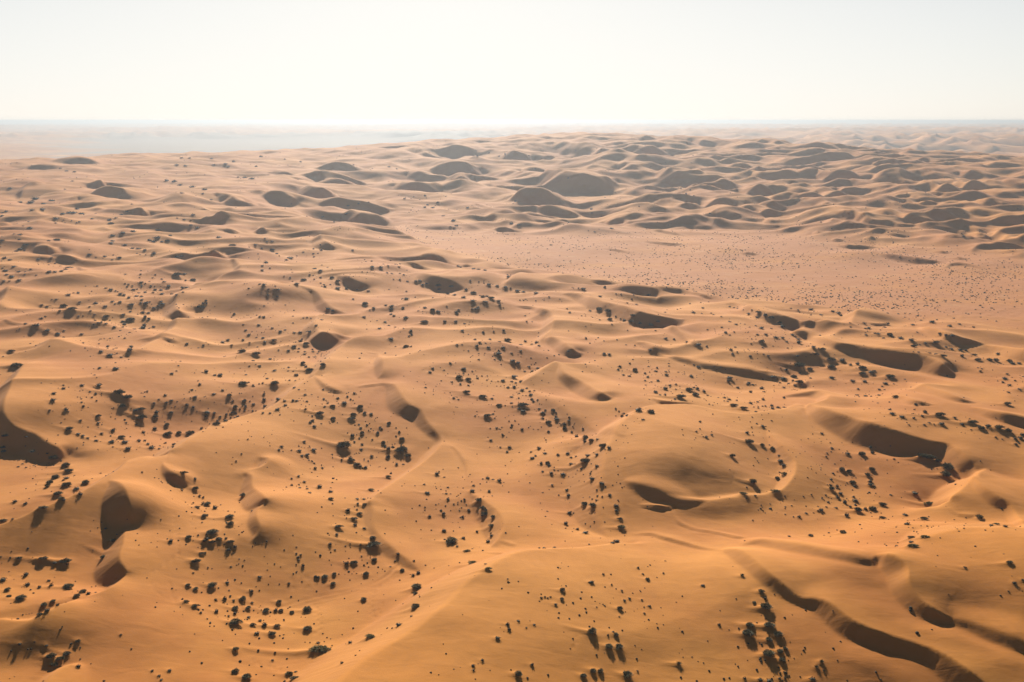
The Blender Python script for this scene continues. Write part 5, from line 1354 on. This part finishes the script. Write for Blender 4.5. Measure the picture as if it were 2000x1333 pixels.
PLACES = [
    (12, 1016, 'behind the sharp ridge at the left edge'), (25, 1135, 'at the left edge on the shaded slope'),
    (40, 1162, 'at lower left above the pale ridge'), (115, 1100, 'on the dark slope at lower left'),
    (160, 1155, 'along the pale ridge at lower left'), (85, 1192, 'behind the pale ridge at lower left'),
    (115, 1282, 'in the bottom left corner'), (205, 1065, 'left of the lower left slip face'),
    (55, 978, 'on the flat left of the ridge peak'), (115, 900, 'below the end of the left shadowed face'),
    (130, 945, 'in the hollow left of the ridge peak'), (90, 990, 'near the ridge crest in the left hollow'),
    (25, 880, 'at the left edge under the shadowed face'), (30, 715, 'at the left edge on the ridge line'),
    (215, 710, 'on the dune top above the twin bushes'), (120, 790, 'on the smooth dome at left'),
    (185, 775, 'between the smooth dome and twin bushes'), (240, 775, 'where the twin bushes stand in the left bowl'),
    (285, 810, 'in the dark streaks below the twin bushes'), (340, 845, 'in the deep shade of the left bowl'),
    (150, 840, 'at the left foot of the left bowl'), (230, 858, 'along the floor of the left bowl'),
    (300, 868, 'at the pale lip of the left bowl'), (375, 785, 'on the upper right side of the left bowl'),
    (355, 945, 'on the stepped slope below the saddle'), (395, 985, 'above the footprint trail left of centre'),
    (450, 1020, 'beside the hooked crest left of centre'), (420, 1045, 'below the hooked crest left of centre'),
    (370, 1052, 'beside the footprint trail left of centre'), (385, 1090, 'on the diagonal rise at lower left'),
    (380, 1145, 'above the lower row of shrubs'), (375, 1182, 'at the left end of the lower row'),
    (465, 1180, 'in the upper left of the lower row'), (460, 1215, 'in the lower left of the lower row'),
    (535, 1190, 'in the middle of the lower row'), (535, 1225, 'just under the middle of the lower row'),
    (602, 1190, 'at the right end of the lower row'), (602, 1228, 'right below the end of the lower row'),
    (460, 1270, 'on the open sand at bottom left of centre'), (475, 1320, 'at the bottom edge left of centre'),
    (625, 1270, 'by the long ridge at bottom centre'), (575, 1320, 'at the bottom edge before the long ridge'),
    (720, 1247, 'at the foot of the long pale ridge'), (645, 1130, 'left of the curved vehicle track'),
    (585, 1100, 'on the windswept tails left of the track'), (720, 1115, 'above the curved vehicle track'),
    (710, 1170, 'below the curved vehicle track'), (730, 1060, 'in the sand basin by the vehicle track'),
    (785, 1115, 'at the right end of the vehicle track'), (812, 1155, 'tucked against the long pale ridge'),
    (660, 1030, 'in the upper part of the sand basin'), (700, 1010, 'along the toe of the small slip face'),
    (640, 960, 'on the swell left of the small slip face'), (880, 1050, 'in the centre hollow with the pointed bush'),
    (950, 1000, 'on the curved slip face in the centre'), (960, 1045, 'at the mouth of the curved slip face'),
    (855, 955, 'on the tailed slope right of the ridge'), (900, 975, 'above the curved slip face in the centre'),
    (840, 1010, 'left of the curved slip face'), (925, 1105, 'at the bend of the long pale ridge'),
    (1095, 1160, 'high on the big smooth dome'), (1150, 1140, 'on the right shoulder of the smooth dome'),
    (990, 1225, 'on the left flank of the smooth dome'), (1015, 1310, 'at the bottom edge under the smooth dome'),
    (1160, 1235, 'on the lower right of the smooth dome'), (1155, 1312, 'at the bottom edge right of centre'),
    (1205, 1260, 'in the ragged clump right of the dome'), (1230, 1320, 'at the bottom edge below the ragged clump'),
    (1265, 1130, 'on bare sand before the striped face'), (1215, 1185, 'on the dome edge above the ragged clump'),
    (1450, 1120, 'on the striped slip face itself'), (1490, 1165, 'just beneath the striped slip face'),
    (1458, 1230, 'left of the shrub column at lower right'), (1510, 1230, 'in the middle of the lower right column'),
    (1510, 1275, 'low in the lower right column'), (1325, 1295, 'alone on the shaded slope at the bottom'),
    (1590, 1305, 'at the bottom edge by the striped face'), (1405, 1215, 'on the plain slope left of the column'),
    (1215, 1015, 'at the foot of the streaked pale face'), (1180, 990, 'beside the double bush left of streaked face'),
    (1100, 1030, 'on the open floor left of streaked face'), (1110, 1000, 'above the faint wheel marks in the centre'),
    (1165, 930, 'along the left toe of the streaked face'), (1140, 905, 'in the centre valley by the oval bush'),
    (1075, 905, 'in the scattered group in the centre valley'), (1040, 885, 'at the left side of the centre valley'),
    (1160, 865, 'at the dark end of the centre valley'), (1100, 835, 'half way up the centre valley'),
    (1000, 835, 'on the slope left of the centre valley'), (1030, 790, 'at the head of the centre valley'),
    (940, 775, 'on the swell above the centre valley'), (900, 740, 'around the paired bushes above centre'),
    (950, 815, 'on the pale slope right of the crested dune'), (1010, 745, 'left of the pointed dune'),
    (840, 725, 'on the pale rise above the crested dune'), (670, 870, 'by the great round bush in the middle'),
    (690, 905, 'in the tongue below the great round bush'), (790, 885, 'under the crested dune in the middle'),
    (755, 865, 'along the shade of the crested dune'), (730, 835, 'inside the crested hollow in the middle'),
    (700, 800, 'at the top of the crested hollow'), (650, 795, 'above left of the crested hollow'),
    (620, 815, 'on the left rim of the crested hollow'), (600, 885, 'on the smooth dune with sand tails'),
    (530, 785, 'beside the ridge above the left bowl'), (460, 795, 'on the right wall of the left bowl'),
    (430, 825, 'behind the ridge at the bowl end'), (475, 750, 'in the shallow dip above the left bowl'),
    (540, 750, 'by the dark bush above the left bowl'), (590, 715, 'in the valley beside the diagonal ridge'),
    (500, 690, 'on the upper slope left of centre'), (575, 670, 'in the valley under the hooked dune'),
    (695, 730, 'at the base of the little lit crest'), (1210, 800, 'in the gully before the rounded hill'),
    (1270, 805, 'on the shoulder of the rounded hill'), (1330, 770, 'in the bush group right of the pointed dune'),
    (1300, 735, 'on the flat right of the pointed dune'), (1240, 720, 'just right of the pointed dune tip'),
    (1360, 720, 'on the streaky slope upper right'), (1370, 850, 'on top of the rounded hill'),
    (1430, 795, 'behind the rounded hill crest'), (1500, 795, 'at the right end behind the rounded hill'),
    (1490, 750, 'on the slope with wind tails at right'), (1560, 720, 'around the big bush in the right dip'),
    (1550, 745, 'in the shaded dip at right'), (1460, 870, 'on the right face of the rounded hill'),
    (1525, 915, 'in the curved lit face right of centre'), (1430, 890, 'midway down the rounded hill'),
    (1470, 945, 'at the foot of the rounded hill'), (1490, 835, 'above the curved lit face'),
    (1620, 710, 'in the wide bowl at upper right'), (1690, 730, 'on the floor of the upper right bowl'),
    (1735, 738, 'by the largest bush of the upper right bowl'), (1700, 755, 'on the pale rim of the upper right bowl'),
    (1750, 800, 'on the ledge above the big shadow'), (1840, 815, 'in the dark line above the big shadow'),
    (1920, 835, 'in the dark line near the right edge'), (1980, 860, 'at the right edge above the big shadow'),
    (1970, 750, 'at the right edge on the striped swell'), (1950, 790, 'on the ribbed dunes at right'),
    (1820, 900, 'in the huge bush clump of the right hollow'), (1690, 890, 'below the big shadow at right'),
    (1650, 925, 'on the left side of the right hollow'), (1700, 940, 'in the middle of the right hollow'),
    (1630, 965, 'on the tailed slope of the right hollow'), (1690, 990, 'at the lower end of the right hollow'),
    (1650, 1000, 'by the wheel marks in the right hollow'), (1790, 985, 'on the sunlit lip of the right hollow'),
    (1790, 1015, 'on the flat below the right hollow'), (1780, 1052, 'where two ridges meet at right'),
    (1910, 1010, 'beside the curled scarp at the right edge'), (1945, 1028, 'on the far side of the right ridge'),
    (1580, 1045, 'behind the rounded ridge at right'), (1645, 1040, 'behind the rounded ridge, right part'),
    (1970, 1100, 'on the smooth hill at the right edge'), (1985, 1140, 'low on the right edge hill'),
    (1960, 705, 'in the dark line under the far right dunes'), (1900, 700, 'in the bush line beside the scrub plain'),
    (1840, 695, 'left in the bush line beside the plain'), (1740, 665, 'in the saddle before the scrub plain'),
    (1780, 680, 'on the bench under the scrub plain edge'), (1860, 655, 'in the brown hollow near the plain'),
    (1635, 615, 'along the shadow where the plain begins'), (1725, 635, 'beside the small pyramid dune'),
    (1700, 650, 'below the small pyramid dune'), (1610, 690, 'at the left end of the upper right bowl'),
    (1500, 620, 'in the long brown hollow at upper right'), (1530, 640, 'at the lower end of the brown hollow'),
    (1490, 670, 'on the pale bench under the brown hollow'), (1560, 665, 'around the bench by the lit crest'),
    (1430, 685, 'on the windy slope under the brown hollow'), (1410, 645, 'on the pale slope left of brown hollow'),
    (1235, 625, 'under the dark crescent face above centre'), (1270, 635, 'right in the dark crescent face'),
    (1180, 615, 'at the left of the dark crescent face'), (1265, 580, 'in the round pit by the plain'),
    (1350, 670, 'on the ridge tail right of centre top'), (1270, 685, 'by the little lit scarp above centre'),
    (1050, 675, 'under the curved lit slope above centre'), (990, 665, 'on the dome above the centre'),
    (960, 680, 'on the terraces above the centre'), (930, 640, 'left flank of the dome above centre'),
    (1010, 570, 'on the bench beside the plain'), (980, 585, 'in the bush row under the long crest'),
    (930, 570, 'in the dark row below the long crest'), (860, 555, 'in the shade of the upper long crest'),
    (850, 608, 'on the pale swell above the crested dune'), (890, 610, 'on the ridge right of the pale swell'),
    (830, 630, 'on the slope under the pale swell'), (805, 650, 'by the small peak above the crested dune'),
    (715, 595, 'in the bush group behind the hooked dune'), (780, 620, 'on the terraces left of the pale swell'),
    (650, 605, 'in the dark hollow behind the hooked dune'), (745, 520, 'in the loose group near the plain'),
    (650, 545, 'around the little peak upper centre'), (590, 550, 'by the dark streak upper centre'),
    (535, 565, 'on the diagonal ridge upper left of centre'), (515, 555, 'left of the diagonal ridge'),
    (565, 500, 'in the bowl under the steep small face'), (525, 490, 'left part of the bowl under steep face'),
    (525, 510, 'on the pale saddle upper left'), (450, 480, 'in the dark hollow behind the shaded face'),
    (630, 485, 'on the steep small dark face'), (605, 665, 'on the side of the hooked dune'),
    (480, 665, 'on the long slope left of hooked dune'), (470, 700, 'by the paired bushes left of centre'),
    (395, 600, 'inside the crook of the curved dune'), (345, 540, 'in the shaded dip at upper left'),
    (375, 548, 'right in the shaded dip at upper left'), (330, 560, 'below the shaded dip at upper left'),
    (270, 560, 'in the broad scrubby basin, top'), (240, 575, 'in the broad scrubby basin, left'),
    (275, 590, 'in the broad scrubby basin, middle'), (300, 600, 'in the broad scrubby basin, right'),
    (255, 625, 'at the bottom of the scrubby basin'), (285, 635, 'in the tail end of the scrubby basin'),
    (205, 618, 'left under the scrubby basin'), (185, 595, 'on the left rim of the scrubby basin'),
    (130, 602, 'by the double mound on the left dune'), (145, 575, 'above the double mound on the left dune'),
    (80, 620, 'on the smooth slope at left'), (70, 640, 'in the diagonal row on the left dune'),
    (115, 655, 'at the lower end of the diagonal row'), (215, 680, 'on the pale saddle of the left dunes'),
    (255, 683, 'in the nick between the left dunes'), (25, 690, 'alone near the left edge'),
    (365, 672, 'on the crest above the left bowl'), (100, 535, 'in the red flat at upper left'),
    (25, 540, 'in the red flat at the left edge'), (50, 480, 'on the dune flank at upper left edge'),
    (110, 468, 'by the ring hollow at upper left'), (175, 500, 'on the red strip under the shaded face'),
    (265, 487, 'in the row on the red strip'), (300, 495, 'at the right end of the red strip'),
    (310, 465, 'in the brown hollow at upper left'), (235, 455, 'on the streaked slope at upper left'),
    (350, 505, 'in the deep shadow at upper left'), (215, 432, 'by the small dark pyramid'),
    (140, 418, 'on the slope left of the small pyramid'), (82, 408, 'in the gap at far upper left'),
    (345, 357, 'in the long dark gully at far upper left'), (430, 322, 'on the far left skyline slope'),
]
REG = {}
for p in BIG:
    best = min(range(len(PLACES)), key=lambda i: (PLACES[i][0] - p['u'])**2 + (2.2 * (PLACES[i][1] - p['v']))**2)
    REG.setdefault(best, []).append(p)
ORD = ['', 'second', 'third', 'fourth', 'fifth', 'sixth', 'seventh', 'eighth', 'ninth', 'tenth', 'eleventh', 'twelfth']


def look(p):
    size = 'big' if p['W'] > 4.5 else 'large' if p['W'] > 3.2 else 'medium' if p['W'] > 1.9 else 'small'
    shape = 'flat' if p['q'] < .38 else 'spreading' if p['q'] < .6 else 'rounded' if p['q'] < .95 else 'upright'
    tone = 'olive' if p['kind'] == 'o' else 'wispy dark' if p['kind'] == 't' else 'dark'
    return f'{size} {shape} {tone} bush'


for ri, L in REG.items():
    L.sort(key=lambda p: p['u'])
    n = len(L)
    for k, p in enumerate(L):
        if n == 1:
            pos = ''
        elif k == 0:
            pos = 'leftmost '
        elif k == n - 1:
            pos = 'rightmost '
        elif n == 3:
            pos = 'middle '
        else:
            pos = ORD[min(k, 11)] + ' from left, '
        place = PLACES[ri][2]
        lab = (pos + look(p) + ' ' + place) if not pos.endswith(', ') else (look(p) + ' ' + pos + place)
        p['label'] = lab

rg = np.random.RandomState(99)
bx = np.array([p['x'] for p in BIG])
by = np.array([p['y'] for p in BIG])
bz = ground_z(bx, by)
for i, p in enumerate(BIG):
    W = p['W']
    wx = W * .8
    wy = W * min(max(p['q'] * 1.1, .5), 1.05)
    hz_ = W * min(max(p['q'] * .4, .17), .36)
    if p['slant'] < 270:
        hz_ *= .75
    if p['kind'] == 't':
        me_ = TUFT[i % 3]
        sc = (wx * 1.2, wx * 1.2, hz_ * 1.8)
    elif p['kind'] == 'o':
        me_ = DOME_O[i % 2]
        sc = (wx, wy, hz_ * 1.7)
    else:
        me_ = DOME[i % 6]
        sc = (wx, wy, hz_ * 1.7)
    fol = bpy.data.objects.new('foliage' if i < 140 else 'desert_shrub', me_)
    COL.objects.link(fol)
    loc = (p['x'], p['y'], float(bz[i]) - .03 * W)
    rz = rg.uniform(-.35, .35) + (math.pi if rg.rand() > .5 else 0)
    if i < 140:
        root = bpy.data.objects.new('desert_shrub', None)
        COL.objects.link(root)
        root.empty_display_size = .3
        root.location = loc
        root.rotation_euler = (0, 0, rz)
        root.scale = sc
        fol.parent = root
        st = bpy.data.objects.new('stems', STEM[i % 3])
        COL.objects.link(st)
        st.parent = root
    else:
        root = fol
        root.location = loc
        root.rotation_euler = (0, 0, rz)
        root.scale = sc
    root['label'] = p['label']
    root['category'] = 'shrub'
    root['group'] = 'desert bushes scattered over the dunes'

# ------------------------------------------------------------------ the remaining small scrub, too many to count
SV, SF, off = [], [], 0


def scatter(xs, ys, Ws, Hs, proto, mats_off=0):
    """Append a copy of a small bush for every spot."""
    global off
    zs = ground_z(xs, ys)
    n = len(xs)
    kinds = rg.randint(0, len(proto), n)
    for k in range(len(proto)):
        m = np.nonzero(kinds == k)[0]
        if not len(m):
            continue
        V, F = proto[k]
        a = rg.uniform(0, 6.28, len(m))
        c, s = np.cos(a), np.sin(a)
        X = V[None, :, 0] * c[:, None] - V[None, :, 1] * s[:, None]
        Y = V[None, :, 0] * s[:, None] + V[None, :, 1] * c[:, None]
        X = X * Ws[m][:, None] + xs[m][:, None]
        Y = Y * Ws[m][:, None] + ys[m][:, None]
        Z = V[None, :, 2] * Hs[m][:, None] + zs[m][:, None] - .03
        SV.append(np.stack([X, Y, Z], -1).reshape(-1, 3))
        SF.append((F[None] + (np.arange(len(m)) * len(V))[:, None, None] + off).reshape(-1, 3))
        off += len(m) * len(V)


def tiny(seed, n=9):
    """A few broad leaves: enough for a tuft seen from hundreds of metres."""
    r_ = np.random.RandomState(seed)
    a = r_.uniform(0, 6.28, n)
    P = np.stack([np.cos(a) * r_.uniform(0, .3, n), np.sin(a) * r_.uniform(0, .3, n), np.zeros(n)], 1)
    D = np.stack([np.cos(a) * .35, np.sin(a) * .35, r_.uniform(.6, 1, n)], 1)
    return blades(P, D, r_.uniform(.32, .5, n), r_.uniform(.14, .24, n), r_)


TINY = [with_core(tiny(s, 6), .36, .6, 4, s) for s in (51, 52, 53, 54, 55)]
rx = np.array([p['x'] for p in REST])
ry = np.array([p['y'] for p in REST])
rW = np.array([p['W'] for p in REST])
rq = np.array([p['q'] for p in REST])
scatter(rx, ry, rW * 1.0, rW * np.clip(rq * 1.0, .45, 1.0), SMALLD)
# crumbs of scrub round the bushes
ax_, ay_, aw_ = [], [], []
for p in PLANTS:
    if p['y'] > 900:
        continue
    n = rg.poisson(2.2 if p['W'] > 1 else 1.0)
    for _ in range(n):
        d = rg.uniform(.8, 7) + p['W']
        a = rg.uniform(0, 6.28)
        ax_.append(p['x'] + math.cos(a) * d * 1.3)
        ay_.append(p['y'] + math.sin(a) * d)
        aw_.append(rg.uniform(.25, .7))
aw_ = np.array(aw_)
scatter(np.array(ax_), np.array(ay_), aw_, aw_ * .7, TINY)


def wild(n, r0, r1, keep, w0, w1):
    r = np.sqrt(rg.uniform(r0 * r0, r1 * r1, n))
    a = np.radians(rg.uniform(-31, 31, n))
    X, Y = r * np.sin(a), r * np.cos(a)
    k = rg.rand(n) < keep(X, Y)
    X, Y = X[k], Y[k]
    W = rg.uniform(w0, w1, len(X)) * rg.uniform(.6, 1, len(X))
    return X, Y, W


def dune_keep(X, Y):
    n = perlin(X / 60, Y / 45, 71)
    n2 = perlin(X / 14, Y / 10, 72)
    lowz = np.clip(ground_z(X, Y) * 0 + 1, 0, 1)
    return np.clip((n - .12) * 1.6, 0, 1) * np.clip(.35 + n2 * 1.4, 0, 1) * (1 - plain_mask(X, Y)) * lowz


X, Y, W = wild(26000, 150, 1150, dune_keep, .4, 1.5)
scatter(X, Y, W, W * .6, TINY)
X, Y, W = wild(26000, 900, 1900, dune_keep, .8, 2.6)
scatter(X, Y, W, W * .6, TINY)
V = np.concatenate(SV)
F = np.concatenate(SF)
so = bpy.data.objects.new('scrub', mesh_from('scrub', V, F, M_SCRUB))
COL.objects.link(so)
so['kind'] = 'stuff'
so['label'] = 'small dark scrub dotted over the dunes between the bushes'
so['category'] = 'scrub'

SV, SF, off = [], [], 0


def plain_keep(X, Y):
    n = perlin(X / 120, Y / 90, 81)
    n2 = perlin(X / 22, Y / 22, 82) * 1.6
    near = 1 - smooth(560, 900, np.hypot(X, Y) + X * -.1)
    return plain_mask(X, Y) * np.clip(.34 + n * .7 + n2 * .35, .05, 1) * (.3 + .7 * near)


X, Y, W = wild(70000, 440, 1100, plain_keep, .6, 2.1)
scatter(X, Y, W, W * .55, TINY)
V = np.concatenate(SV)
F = np.concatenate(SF)
so = bpy.data.objects.new('plain_scrub', mesh_from('plain_scrub', V, F, M_PLAIN))
COL.objects.link(so)
so['kind'] = 'stuff'
so['label'] = 'fine brown scrub speckling the flat plain between the dune fields'
so['category'] = 'scrub'
print('plants', len(PLANTS), 'scrub faces', len(F))
